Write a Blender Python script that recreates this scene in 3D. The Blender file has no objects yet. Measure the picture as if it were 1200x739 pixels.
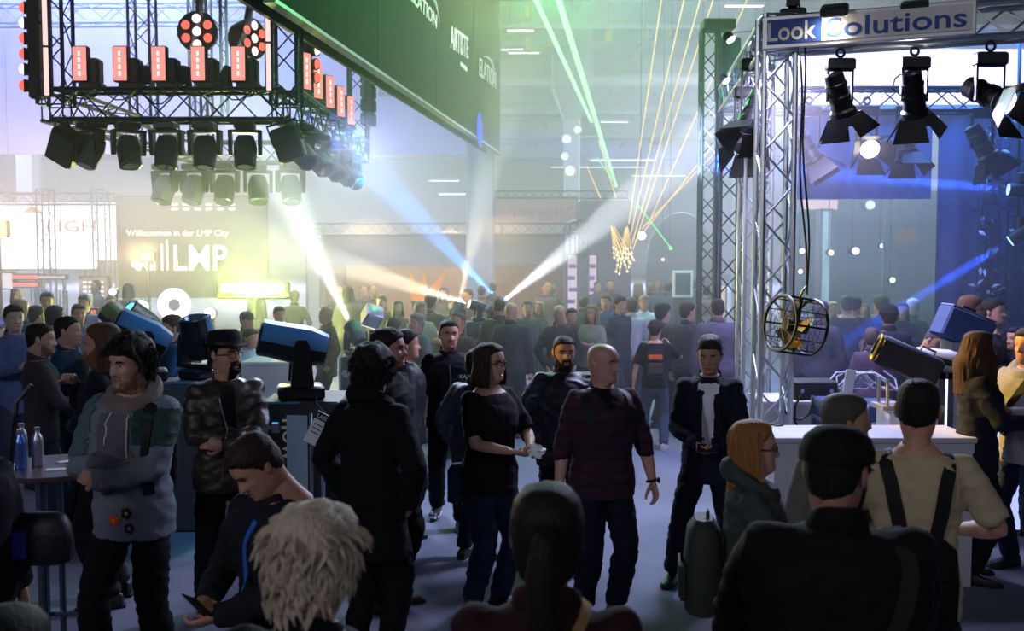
import bpy, bmesh, math, random
from mathutils import Vector, Matrix, noise
from mathutils.bvhtree import BVHTree
R = math.radians
PI = math.pi
sc = bpy.context.scene
col = sc.collection
rnd = random.Random(7)

# ------------------------------------------------------------------ camera
F, CX, CY, HC = 1200.0, 600.0, 369.5, 2.4
PITCH = math.atan((CY - 295.0) / F)
cam = bpy.data.objects.new('camera', bpy.data.cameras.new('camera'))
col.objects.link(cam)
cam.location = (0, 0, HC)
cam.rotation_euler = (PI / 2 - PITCH, 0, 0)
cam.data.lens = 36.0
cam.data.sensor_width = 36.0
cam.data.clip_end = 400
cam.data.dof.use_dof = True
cam.data.dof.focus_distance = 7.6
cam.data.dof.aperture_fstop = 3.2
sc.camera = cam
# ------------------------------------------------------------------ world, exposure
wd = bpy.data.worlds.new('hall_dim')
sc.world = wd
wd.use_nodes = True
wd.node_tree.nodes['Background'].inputs[0].default_value = (0.30, 0.36, 0.62, 1)
wd.node_tree.nodes['Background'].inputs[1].default_value = 0.024
vs = sc.view_settings
vs.view_transform = 'Standard'
vs.look = 'None'
vs.gamma = 1.0
vs.exposure = 0.0
vs.use_curve_mapping = False
sc.cycles.volume_bounces = 0
sc.cycles.max_bounces = 5
sc.cycles.diffuse_bounces = 2
sc.cycles.sample_clamp_indirect = 4.0


def W(px, py, Y):
    """world point at depth Y seen at pixel (px, py) of the 1200x739 frame"""
    u, v = (px - CX) / F, (CY - py) / F
    c, s = math.cos(PITCH), math.sin(PITCH)
    t = Y / (c + v * s)
    return Vector((u * t, Y, HC + (-s + v * c) * t))


def lin(h):
    if isinstance(h, str):
        h = h.lstrip('#')
        h = [int(h[i:i + 2], 16) / 255 for i in (0, 2, 4)]
    return tuple(c / 12.92 if c <= 0.04045 else ((c + 0.055) / 1.055) ** 2.4 for c in h)


# ------------------------------------------------------------------ lamps of the hall and added fills
def lamp(kind, name, loc, target=None, energy=100, color=(1, 1, 1), size=0.05, ang=10, blend=0.25, parent=None, sizey=None):
    l = bpy.data.lights.new(name, kind)
    l.energy = energy
    l.color = color
    if kind == 'SPOT':
        l.spot_size = R(ang)
        l.spot_blend = blend
        l.shadow_soft_size = size
    elif kind == 'AREA':
        l.size = size
        if sizey:
            l.shape = 'RECTANGLE'
            l.size_y = sizey
    else:
        l.shadow_soft_size = size
    o = bpy.data.objects.new(name, l)
    col.objects.link(o)
    o.location = loc
    if target is not None:
        o.rotation_euler = (Vector(target) - Vector(loc)).to_track_quat('-Z', 'Y').to_euler()
    if parent:
        o.parent = parent
        o.matrix_parent_inverse = parent.matrix_basis.inverted()
    return o


# broad hall lighting: rows of high-bay lamps over the back half of the hall, added tint washes over the booths
for yy, ee in ((27, 400), (44, 4200), (70, 11000)):
    for xx in (-16, -5, 6, 17):
        lamp('AREA', 'high_bay_light', (xx * (1 + yy / 90), yy, 11.2), (xx * (1 + yy / 90), yy, 0), ee, (0.74, 0.82, 1.0), 2.2, sizey=1.2)
HAZE = 0.034
# front fill added behind the camera to lift the faces: low and bluish
for xx, ee in ((-8, 310), (0, 62), (8, 70)):
    lamp('AREA', 'front_fill', (xx, -5, 6.5), (xx * .3, 6, 1.2), ee, (0.82, 0.84, 1.0), 2.5, sizey=2.0)
# bare area lights added to tint haze, curtain and tower, on no fixture
for (px, py, Y), (tx, ty, tY), ee, cc, aa in (
        ((60, -80, 18), (60, 330, 22), 950, (.27, .36, 1.0), 4.0),
        ((300, -80, 20), (330, 330, 22), 700, (.28, .42, 1.0), 4.0),
        ((100, -60, 25), (100, 330, 26), 800, (.30, .37, 1.0), 4.0),
        ((330, -60, 16), (330, 380, 17), 30, (.50, 1.0, .8), 3.0),
        ((520, -30, 22), (520, 360, 20), 200, (1.0, .68, .38), 4.0),
        ((620, -20, 19), (620, 360, 18), 120, (1.0, .70, .42), 4.0),
        ((760, -40, 19), (760, 380, 20), 460, (.66, .80, 1.0), 4.0),
        ((980, 40, 12.6), (1000, 300, 13.2), 110, (.10, .28, 1.0), 1.2),
        ((1100, 40, 12.6), (1110, 330, 13.2), 120, (.10, .28, 1.0), 1.2),
        ((1210, 40, 12.6), (1210, 330, 13.2), 120, (.10, .26, 1.0), 1.2),
        ((1010, 60, 18), (1010, 380, 19), 380, (.50, .80, 1.0), 3.0),
        ((905, 90, 11.0), (900, 330, 10.6), 230, (.62, .54, 1.0), .4),
        ((955, 70, 9.6), (920, 330, 9.3), 200, (.72, .66, 1.0), .3)):
    p_ = W(px, py, Y)
    lamp('AREA', 'wash_light', p_, W(tx, ty, tY), ee, cc, aa)
lamp('POINT', 'laser_glow', W(640, -34, 14), None, 420, (.0, 1.0, .14), .3)        # green laser head above the frame
for xx_, yy_, ee_ in ((-4.2, 29.5, 260), (-1.6, 29.5, 300), (-2.8, 19.5, 70), (-.2, 18.0, 70)):        # unseen fills added to warm the crowd, pointing down
    lamp('AREA', 'warm_fill', (xx_, yy_, 2.95), (xx_, yy_ - .8, 0), ee_, (1.0, .62, .30), .8)
# amber keys added in empty air, aimed at the booth and a bearded face
lamp('SPOT', 'amber_key', (-1.5, 9.5, 4.1), (3.3, 7.8, 1.80), 3800, (1.0, .60, .07), .06, 20, .5)
lamp('SPOT', 'amber_key', (-2.7, 8.2, 3.1), (.36, 7.70, 1.72), 420, (1.0, .62, .08), .04, 6, .6)
lamp('SPOT', 'blue_key', (-3.2, 7.9, 4.8), (-2.3, 8.9, 1.4), 300, (.10, .50, 1.0), .1, 44, .6)
# cool light from the booth on the aisle floor
lamp('SPOT', 'aisle_light', (2.1, 9.4, 4.2), (.6, 6.5, 0), 800, (.62, .66, 1.0), .3, 95, .8)
lamp('SPOT', 'aisle_light', (-1.8, 11.6, 3.8), (-.4, 8.0, 0), 800, (.60, .68, 1.0), .3, 90, .8)
# ------------------------------------------------------------------ materials
_mats = {}


def M(name, color='808080', rough=0.6, metal=0.0, var=0.10, scale=18.0, bump=0.0, bscale=60.0, spec=0.4):
    if name in _mats:
        return _mats[name]
    m = bpy.data.materials.new(name)
    m.use_nodes = True
    nt = m.node_tree
    b = nt.nodes['Principled BSDF']
    b.inputs['Roughness'].default_value = rough
    b.inputs['Metallic'].default_value = metal
    b.inputs['Specular IOR Level'].default_value = spec
    c = lin(color)
    tc = nt.nodes.new('ShaderNodeTexCoord')
    n = nt.nodes.new('ShaderNodeTexNoise')
    n.inputs['Scale'].default_value = scale
    n.inputs['Detail'].default_value = 3
    nt.links.new(tc.outputs['Object'], n.inputs['Vector'])
    mx = nt.nodes.new('ShaderNodeMix')
    mx.data_type = 'RGBA'
    mx.inputs[6].default_value = tuple(x * (1 - var) for x in c) + (1,)
    mx.inputs[7].default_value = tuple(min(1, x * (1 + var)) for x in c) + (1,)
    nt.links.new(n.outputs['Fac'], mx.inputs[0])
    nt.links.new(mx.outputs[2], b.inputs['Base Color'])
    if bump > 0:
        n2 = nt.nodes.new('ShaderNodeTexNoise')
        n2.inputs['Scale'].default_value = bscale
        n2.inputs['Detail'].default_value = 4
        nt.links.new(tc.outputs['Object'], n2.inputs['Vector'])
        bp = nt.nodes.new('ShaderNodeBump')
        bp.inputs['Strength'].default_value = bump
        bp.inputs['Distance'].default_value = 0.02
        nt.links.new(n2.outputs['Fac'], bp.inputs['Height'])
        nt.links.new(bp.outputs[0], b.inputs['Normal'])
    _mats[name] = m
    return m


def HAIR(color):
    name = 'hair_' + color
    if name in _mats:
        return _mats[name]
    m = M(name, color, .62, 0, .55, 1.0, 0, 60, .22)
    nt = m.node_tree
    tc = [n for n in nt.nodes if n.type == 'TEX_COORD'][0]
    no = [n for n in nt.nodes if n.type == 'TEX_NOISE'][0]
    mp = nt.nodes.new('ShaderNodeMapping')
    mp.inputs['Scale'].default_value = (140, 140, 9)
    nt.links.new(tc.outputs['Object'], mp.inputs['Vector'])
    nt.links.new(mp.outputs[0], no.inputs['Vector'])
    bp = nt.nodes.new('ShaderNodeBump')
    bp.inputs['Strength'].default_value = .6
    bp.inputs['Distance'].default_value = .012
    nt.links.new(no.outputs['Fac'], bp.inputs['Height'])
    nt.links.new(bp.outputs[0], nt.nodes['Principled BSDF'].inputs['Normal'])
    return m


def EM(name, color, strength=1.0):
    if name in _mats:
        return _mats[name]
    m = bpy.data.materials.new(name)
    m.use_nodes = True
    nt = m.node_tree
    nt.nodes.clear()
    o = nt.nodes.new('ShaderNodeOutputMaterial')
    e = nt.nodes.new('ShaderNodeEmission')
    e.inputs[0].default_value = lin(color) + (1,)
    e.inputs[1].default_value = strength
    nt.links.new(e.outputs[0], o.inputs[0])
    _mats[name] = m
    return m


def CL(color, kind='cloth'):
    """a cloth material for a colour"""
    if kind == 'leather':
        return M('leather_' + color, color, 0.45, 0, 0.25, 9, 0.15, 60, 0.4)
    if kind == 'denim':
        return M('denim_' + color, color, 0.85, 0, 0.22, 12, 0.25, 160, 0.2)
    if kind == 'puffer':
        return M('puffer_' + color, color, 0.5, 0, 0.2, 6, 0.2, 25, 0.4)
    return M('cloth_' + color, color, 0.85, 0, 0.18, 14, 0.25, 120, 0.2)


# ------------------------------------------------------------------ mesh builder
class MB:
    def __init__(s):
        s.v, s.f, s.m = [], [], []

    def add(s, vs_, fs, mi=0):
        o = len(s.v)
        s.v.extend([Vector(p) for p in vs_])
        s.f.extend([tuple(i + o for i in f) for f in fs])
        s.m.extend([mi] * len(fs))
        return s

    def box(s, c, d, rot=None, mi=0, bev=0.0):
        c = Vector(c)
        hx, hy, hz = d[0] / 2, d[1] / 2, d[2] / 2
        if bev <= 0:
            vs_ = [Vector((x, y, z)) for z in (-hz, hz) for x, y in ((-hx, -hy), (hx, -hy), (hx, hy), (-hx, hy))]
            fs = [(3, 2, 1, 0), (4, 5, 6, 7), (0, 1, 5, 4), (1, 2, 6, 5), (2, 3, 7, 6), (3, 0, 4, 7)]
        else:
            b = min(bev, hx * .9, hy * .9, hz * .9)
            vs_ = []
            for z, k in ((-hz, b), (-hz + b, 0), (hz - b, 0), (hz, b)):
                X, Y = hx - k, hy - k
                for x, y in ((X, -Y + b), (X, Y - b), (X - b, Y), (-X + b, Y), (-X, Y - b), (-X, -Y + b), (-X + b, -Y), (X - b, -Y)):
                    vs_.append(Vector((x, y, z)))
            fs = [tuple(range(7, -1, -1)), tuple(range(24, 32))]
            for r in range(3):
                for i in range(8):
                    j = (i + 1) % 8
                    fs.append((r * 8 + i, r * 8 + j, r * 8 + 8 + j, r * 8 + 8 + i))
        if rot is not None:
            vs_ = [rot @ v for v in vs_]
        return s.add([v + c for v in vs_], fs, mi)

    def loft(s, rings, cap0=True, cap1=True, mi=0):
        n = len(rings[0])
        vs_ = [p for r in rings for p in r]
        fs = []
        for k in range(len(rings) - 1):
            for i in range(n):
                j = (i + 1) % n
                fs.append((k * n + i, k * n + j, (k + 1) * n + j, (k + 1) * n + i))
        if cap0:
            fs.append(tuple(range(n - 1, -1, -1)))
        if cap1:
            q = (len(rings) - 1) * n
            fs.append(tuple(range(q, q + n)))
        return s.add(vs_, fs, mi)

    def tube(s, pts, rad, n=8, cap=True, mi=0, flat=None):
        """sweep with per-point radii; flat = (ratio, side vector) squashes the section"""
        pts = [Vector(p) for p in pts]
        if not isinstance(rad, (list, tuple)):
            rad = [rad] * len(pts)
        rings = []
        ref = None
        for i, p in enumerate(pts):
            a, b = pts[max(0, i - 1)], pts[min(len(pts) - 1, i + 1)]
            d = (b - a).normalized() if (b - a).length > 1e-9 else Vector((0, 0, 1))
            if ref is None:
                ref = Vector((0, 1, 0)) if abs(d.y) < 0.9 else Vector((1, 0, 0))
            u = d.cross(ref)
            if u.length < 1e-5:
                u = d.orthogonal()
            u.normalize()
            w = u.cross(d).normalized()
            ref = w
            rings.append([p + (u * math.cos(2 * PI * k / n) + w * math.sin(2 * PI * k / n)) * rad[i] for k in range(n)])
        return s.loft(rings, cap, cap, mi)

    def cyl(s, p0, p1, r0, r1=None, n=12, cap=True, mi=0):
        return s.tube([p0, p1], [r0, r0 if r1 is None else r1], n, cap, mi)

    def ell(s, c, r, n=12, k=8, rot=None, mi=0):
        c = Vector(c)
        rings = []
        for i in range(k + 1):
            a = -PI / 2 + PI * i / k
            cr = max(math.cos(a), 0.02)
            rg = []
            for j in range(n):
                b = 2 * PI * j / n
                v = Vector((r[0] * cr * math.cos(b), r[1] * cr * math.sin(b), r[2] * math.sin(a)))
                if rot is not None:
                    v = rot @ v
                rg.append(c + v)
            rings.append(rg)
        return s.loft(rings, True, True, mi)

    def torus(s, c, axis, RR, r, n=20, k=6, mi=0, arc=2 * PI, a0=0.0):
        axis = Vector(axis).normalized()
        u = axis.orthogonal().normalized()
        w = axis.cross(u)
        full = abs(arc - 2 * PI) < 1e-6
        m = n if full else n + 1
        rings = []
        for i in range(m):
            a = a0 + arc * i / n
            d = u * math.cos(a) + w * math.sin(a)
            p = Vector(c) + d * RR
            rings.append([p + (d * math.cos(2 * PI * j / k) + axis * math.sin(2 * PI * j / k)) * r for j in range(k)])
        if full:
            rings.append(rings[0])
        return s.loft(rings, not full, not full, mi)

    def disc(s, c, nrm, r, n=16, t=0.004, mi=0):
        nrm = Vector(nrm).normalized()
        return s.cyl(Vector(c) - nrm * t / 2, Vector(c) + nrm * t / 2, r, r, n, True, mi)

    def strip(s, pts, nrms, width, th, mi=0):
        """a flat strap through pts with surface normals nrms"""
        rings = []
        pts = [Vector(p) for p in pts]
        for i, p in enumerate(pts):
            a, b = pts[max(0, i - 1)], pts[min(len(pts) - 1, i + 1)]
            d = (b - a).normalized()
            n_ = Vector(nrms[i])
            sd = d.cross(n_)
            sd.normalize()
            rings.append([p + sd * width / 2 - n_ * th / 2, p - sd * width / 2 - n_ * th / 2, p - sd * width / 2 + n_ * th / 2, p + sd * width / 2 + n_ * th / 2])
        return s.loft(rings, True, True, mi)

    def xf(s, mat):
        s.v = [mat @ v for v in s.v]
        return s

    def merge(s, o, mi=None):
        k = len(s.v)
        s.v.extend(o.v)
        s.f.extend([tuple(i + k for i in f) for f in o.f])
        s.m.extend(o.m if mi is None else [mi] * len(o.f))
        return s

    def mesh(s, name):
        me = bpy.data.meshes.new(name)
        me.from_pydata([tuple(v) for v in s.v], [], s.f)
        if any(s.m):
            me.polygons.foreach_set('material_index', s.m)
        return me

    def build(s, name, mats, parent=None, smooth=True, fix=True):
        me = s.mesh(name)
        if fix:
            bm = bmesh.new()
            bm.from_mesh(me)
            bmesh.ops.recalc_face_normals(bm, faces=bm.faces)
            bm.to_mesh(me)
            bm.free()
        return link_mesh(name, me, mats, parent, smooth)


def link_mesh(name, me, mats, parent=None, smooth=True):
    if not isinstance(mats, (list, tuple)):
        mats = [mats]
    for m in mats:
        me.materials.append(m)
    if smooth:
        me.polygons.foreach_set('use_smooth', [True] * len(me.polygons))
        if smooth is not True:
            me.set_sharp_from_angle(angle=R(smooth))
        else:
            me.set_sharp_from_angle(angle=R(42))
    o = bpy.data.objects.new(name, me)
    col.objects.link(o)
    if parent:
        o.parent = parent
    return o


def tag(o, label=None, cat=None, group=None, kind=None):
    for k, v in (('label', label), ('category', cat), ('group', group), ('kind', kind)):
        if v:
            o[k] = v
    return o


def thing(name, label, cat, loc=(0, 0, 0), rz=0.0, group=None):
    o = bpy.data.objects.new(name, None)
    o.empty_display_size = 0.1
    col.objects.link(o)
    o.location = loc
    o.rotation_euler = (0, 0, rz)
    return tag(o, label, cat, group)


def share(name, me, parent, mat4=None):
    o = bpy.data.objects.new(name, me)
    col.objects.link(o)
    o.parent = parent
    if mat4 is not None:
        o.matrix_basis = mat4
    return o


def rect(x0, x1, z0, z1, y, t):
    """box helper: frontal slab"""
    return ((x0 + x1) / 2, y, (z0 + z1) / 2), (abs(x1 - x0), t, abs(z1 - z0))


def text(name, body, size, mat, parent, loc, rot, align='LEFT', ext=0.004, sx=1.0, shear=0.0, bold=0.0):
    cu = bpy.data.curves.new(name, 'FONT')
    cu.body = body
    cu.size = size
    cu.extrude = ext
    cu.align_x = align
    cu.shear = shear
    cu.offset = bold
    cu.resolution_u = 3
    o = bpy.data.objects.new(name, cu)
    col.objects.link(o)
    dg = bpy.context.evaluated_depsgraph_get()
    me = bpy.data.meshes.new_from_object(o.evaluated_get(dg))
    bpy.data.objects.remove(o)
    o = bpy.data.objects.new(name, me)
    col.objects.link(o)
    me.materials.clear()
    me.materials.append(mat)
    o.parent = parent
    o.location = loc
    o.rotation_euler = rot
    o.scale = (sx, 1, 1)
    return o


# ------------------------------------------------------------------ trusses
def truss(label, p0, p1, size, bay, mat, up=(0, 0, 1), single=False, r=0.024, parent=None, group=None, name='truss', lr=0.4, cat='truss'):
    """four-chord lattice girder from p0 to p1 (centre line)"""
    p0, p1 = Vector(p0), Vector(p1)
    d = (p1 - p0)
    L = d.length
    d.normalize()
    up = Vector(up)
    u = d.cross(up)
    if u.length < 1e-4:
        u = d.cross(Vector((0, 1, 0)))
    u.normalize()
    w = u.cross(d).normalized()
    h = size / 2
    rootless = parent is None
    root = thing(name, label, cat, p0, 0, group) if rootless else parent
    off = Vector((0, 0, 0)) if rootless else p0
    cs = [u * a * h + w * b * h for a, b in ((1, 1), (-1, 1), (-1, -1), (1, -1))]
    for c in cs:
        MB().cyl(off + c, off + c + d * L, r, n=8).build('chord', mat, root)
    nb = max(1, round(L / bay))
    st = L / nb
    if single:
        meshes = {}
        for k in range(4):
            a, b = cs[k], cs[(k + 1) % 4]
            for i in range(nb):
                s0, s1 = (a, b) if (i % 2 == 0) else (b, a)
                key = (k, i % 2)
                if key not in meshes:
                    meshes[key] = MB().cyl(s0, s1 + d * st, r * lr, n=5).mesh('brace')
                    meshes[key].materials.append(mat)
                share('brace', meshes[key], root, Matrix.Translation(off + d * st * i))
            if 'rung%d' % k not in meshes:
                meshes['rung%d' % k] = MB().cyl(a, b, r * lr, n=5).mesh('rung')
                meshes['rung%d' % k].materials.append(mat)
            for i in (0, nb):
                share('rung', meshes['rung%d' % k], root, Matrix.Translation(off + d * st * i))
    else:
        mb = MB()
        for k in range(4):
            a, b = cs[k], cs[(k + 1) % 4]
            for i in range(nb):
                s0, s1 = (a, b) if (i % 2 == 0) else (b, a)
                mb.cyl(off + s0 + d * st * i, off + s1 + d * st * (i + 1), r * lr, n=4, cap=False)
            for q in (0, L):
                mb.cyl(off + a + d * q, off + b + d * q, r * lr, n=4, cap=False)
        o = mb.build('lacing', mat, root)
        o['kind'] = 'stuff'
    return root


def aim(d, up=Vector((0, 0, 1))):
    """rotation whose +Z looks along d"""
    return Vector(d).normalized().to_track_quat('Z', 'Y').to_matrix()
# ------------------------------------------------------------------ people
def lerp(a, b, t):
    return a + (b - a) * t


def sstep(x):
    x = max(0.0, min(1.0, x))
    return x * x * (3 - 2 * x)


def table(tab, z):
    if z <= tab[0][0]:
        return tab[0][1:]
    for a, b in zip(tab, tab[1:]):
        if z <= b[0]:
            t = (z - a[0]) / (b[0] - a[0])
            return tuple(lerp(p, q, t) for p, q in zip(a[1:], b[1:]))
    return tab[-1][1:]


HEAD = [  # z, front, back, half width
    (-.260, .052, .082, .066), (-.165, .047, .074, .057), (-.128, .056, .074, .055), (-.114, .086, .075, .050), (-.097, .098, .077, .056),
    (-.072, .0965, .081, .0635), (-.050, .096, .085, .0675), (-.030, .0955, .090, .0705), (.0, .091, .098, .0735), (.024, .0965, .102, .075),
    (.050, .095, .104, .0755), (.080, .083, .098, .070), (.102, .062, .080, .055), (.114, .038, .052, .035), (.1195, .012, .016, .012)]


def head_r(a, z):
    f, b, w = table(HEAD, z)
    c, s_ = math.cos(a), math.sin(a)
    d = f if c > 0 else b
    e = 2.35
    r = (abs(c / d) ** e + abs(s_ / w) ** e) ** (-1 / e)
    g = lambda x, m, q: math.exp(-((x - m) / q) ** 2)
    aa = abs(a)
    if aa < 1.3 and z > -.13:
        # nose
        if -.046 < z < .03:
            t = (.03 - z) / .062
            h = .0255 * sstep(t * 1.05) if z > -.034 else .0255 * (1 - ((-.034 - z) / .012)) ** .7 if z > -.046 else 0
            r += max(h, 0) * g(a, 0, .105 + .07 * sstep(t))
        r -= .0105 * g(aa, .36, .17) * g(z, .004, .015)      # eye sockets
        r += .0045 * g(aa, .34, .26) * g(z, .027, .010)      # brow
        r += .0045 * g(aa, .62, .22) * g(z, -.022, .020)     # cheek bone
        r += .0050 * g(a, 0, .22) * g(z, -.0600, .006) + .0055 * g(a, 0, .20) * g(z, -.0745, .006)
        r -= .0050 * g(a, 0, .26) * g(z, -.0672, .0035)
        r += .0050 * g(a, 0, .22) * g(z, -.102, .012)
    return r


def head_pt(a, z, off=0.0):
    r = head_r(a, z) + off
    return Vector((r * math.sin(a), -r * math.cos(a), z))


def head_angles(n):
    return [p - .42 * math.sin(p) for p in (-PI + 2 * PI * i / n for i in range(n))]


def head_mesh(n, zs, lips=True):
    mb = MB()
    an = head_angles(n)
    rings = [[head_pt(a, z) for a in an] for z in zs]
    mb.loft(rings, False, True)
    if lips:
        for k in range(len(zs) - 1):
            zc = (zs[k] + zs[k + 1]) / 2
            for i in range(n):
                ac = (an[i] + an[(i + 1) % n]) / 2
                if abs(ac) < .27 * (1 - abs(zc + .067) / .018) + .05 and -.082 < zc < -.054:
                    mb.m[k * n + i] = 1
    for s_ in (-1, 1):
        mb.ell((s_ * .079, .008, -.004), (.010, .019, .033), 8, 6, Matrix.Rotation(s_ * -.35, 3, 'Z') @ Matrix.Rotation(-.15, 3, 'X'))
    return mb


def head_shell(n, zs, wfun, th, namp=0.0, nfreq=40.0, seed=0.0):
    """shell over the head where wfun(a,z) > 0 ; edges sink into the skin"""
    an = head_angles(n)
    mb = MB()
    V, Wt = [], []
    for z in zs:
        for a in an:
            w = wfun(a, z)
            Wt.append(w)
            ww = sstep(w)
            t = th(a, z) if callable(th) else th
            p = head_pt(a, z)
            dr = Vector((math.sin(a), -math.cos(a), 0)).lerp((p - Vector((0, .005, -.03))).normalized(), sstep((z - .01) / .07)).normalized()
            of = lerp(-.005, t, ww)
            if namp and ww > 0:
                q = p * nfreq + Vector((seed, seed * 2, 0))
                of += noise.noise(q) * namp * ww + noise.noise(q * 2.3) * namp * .5 * ww
            p = p + dr * of
            V.append(p)
    fs = []
    for k in range(len(zs) - 1):
        for i in range(n):
            j = (i + 1) % n
            q = (k * n + i, k * n + j, (k + 1) * n + j, (k + 1) * n + i)
            if max(Wt[x] for x in q) > 0:
                fs.append(q)
    top = (len(zs) - 1) * n
    if max(Wt[top:]) > 0:
        fs.append(tuple(range(top, top + n)))
    mb.add(V, fs)
    return mb


def hairline(front=.066, temple=.04, side=-.012, back=-.085, fade=.016):
    def f(a, z):
        aa = abs(a)
        pts = [(0, front), (.55, front - .002), (.95, temple), (1.25, temple - .02), (1.45, side), (1.75, side + .012), (2.1, lerp(side, back, .6)), (PI, back)]
        zl = back
        for p, q in zip(pts, pts[1:]):
            if p[0] <= aa <= q[0]:
                zl = lerp(p[1], q[1], (aa - p[0]) / (q[0] - p[0]))
                break
        return (z - zl) / fade
    return f


def beardline(full=True, mous=True):
    def f(a, z):
        aa = abs(a)
        if aa > 1.42 or z > .0:
            return -1
        up = -.0785 if aa < .30 else lerp(-.0785, -.052, (aa - .3) / .3) if aa < .6 else lerp(-.052, -.005, min(1, (aa - .6) / .75))
        w = (up - z) / .010
        if mous and aa < .36:
            w = max(w, (.012 - abs(z + .0500)) / .006)
            if full and .24 < aa < .42:
                w = max(w, min(1, (-.046 - z) / .006))
        if z < -.15:
            w = min(w, (z + .165) / .012)
        return w
    return f


# hands ---------------------------------------------------------------
TMP = bpy.data.scenes.new('workbench')


def rm_many(items):
    """voxel remesh + smooth each builder; returns new meshes"""
    objs = []
    for mb, vox, it in items:
        o = bpy.data.objects.new('tmp', mb.mesh('tmp'))
        TMP.collection.objects.link(o)
        bm = bmesh.new()
        bm.from_mesh(o.data)
        bmesh.ops.recalc_face_normals(bm, faces=bm.faces)
        bm.to_mesh(o.data)
        bm.free()
        r = o.modifiers.new('r', 'REMESH')
        r.mode = 'VOXEL'
        r.voxel_size = vox
        if it:
            q = o.modifiers.new('s', 'SMOOTH')
            q.iterations = it
            q.factor = .5
        objs.append(o)
    with bpy.context.temp_override(scene=TMP, view_layer=TMP.view_layers[0]):
        dg = bpy.context.evaluated_depsgraph_get()
        dg.update()
    res = [bpy.data.meshes.new_from_object(o.evaluated_get(dg)) for o in objs]
    for o in objs:
        d = o.data
        bpy.data.objects.remove(o)
        bpy.data.meshes.remove(d)
    return res


_hands = {}


def hand_mesh(curl):
    """right hand; wrist at origin, fingers along +Z, palm faces -Y, thumb towards +X"""
    k = round(curl, 2)
    if k in _hands:
        return _hands[k]
    mb = MB()

    def ring(z, w, t, y=0.0, n=10):
        return [Vector((w * math.cos(2 * PI * i / n), y + t * math.sin(2 * PI * i / n), z)) for i in range(n)]
    mb.loft([ring(-.06, .026, .022), ring(-.01, .026, .019), ring(.03, .037, .018), ring(.07, .042, .016), ring(.09, .040, .013)])
    for i, (x, L, r) in enumerate(((.030, .074, .0088), (.0105, .084, .0092), (-.0095, .078, .0088), (-.028, .062, .0078))):
        p = Vector((x * .95, 0, .078))
        a = .10 + curl * .35
        pts, rr = [p], [r * 1.08]
        for s_, seg in enumerate((.45, .31, .24)):
            d = Vector((x * 1.6 * (1 - curl * .5), -math.sin(a), math.cos(a)))
            p = p + d.normalized() * L * seg
            pts.append(p)
            rr.append(r * (1.0, .92, .72)[s_])
            a += curl * (.85 + .08 * i)
        mb.tube(pts, rr, 8)
    p = Vector((.026, -.006, .018))
    pts = [p, p + Vector((.024, -.014, .030)), p + Vector((.034, -.026 - curl * .012, .058)), p + Vector((.030 - curl * .014, -.036 - curl * .018, .082))]
    mb.tube(pts, [.0145, .0125, .0105, .008], 8)
    me = rm_many([(mb, .0046, 2)])[0]
    vs_ = [v.co.copy() for v in me.vertices]
    fs = [tuple(p.vertices) for p in me.polygons]
    bpy.data.meshes.remove(me)
    _hands[k] = (vs_, fs)
    return _hands[k]


def ik(S, T, a, b, hint):
    d = T - S
    L = min(d.length, (a + b) * .995)
    d.normalize()
    T = S + d * L
    x = (a * a - b * b + L * L) / (2 * L)
    h = math.sqrt(max(a * a - x * x, 0))
    hv = Vector(hint) - d * d.dot(Vector(hint))
    hv.normalize()
    return S + d * x + hv * h, T


TORSO = [  # z, rx, ry, y
    (.80, .120, .085, 0), (.86, .160, .108, .005), (.93, .172, .120, .012), (1.00, .165, .112, .008), (1.08, .152, .105, 0), (1.16, .155, .110, -.004),
    (1.25, .166, .118, -.004), (1.34, .176, .120, 0), (1.41, .172, .108, .006), (1.455, .145, .090, .014), (1.485, .095, .074, .018), (1.52, .062, .064, .016)]
TORSO_F = [
    (.80, .125, .090, 0), (.86, .165, .115, .008), (.93, .178, .125, .015), (1.00, .162, .112, .010), (1.08, .138, .100, 0), (1.16, .142, .105, -.006),
    (1.25, .152, .125, -.022), (1.33, .156, .118, -.014), (1.41, .150, .098, .004), (1.455, .125, .082, .014), (1.485, .085, .068, .018), (1.52, .056, .058, .016)]

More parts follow.
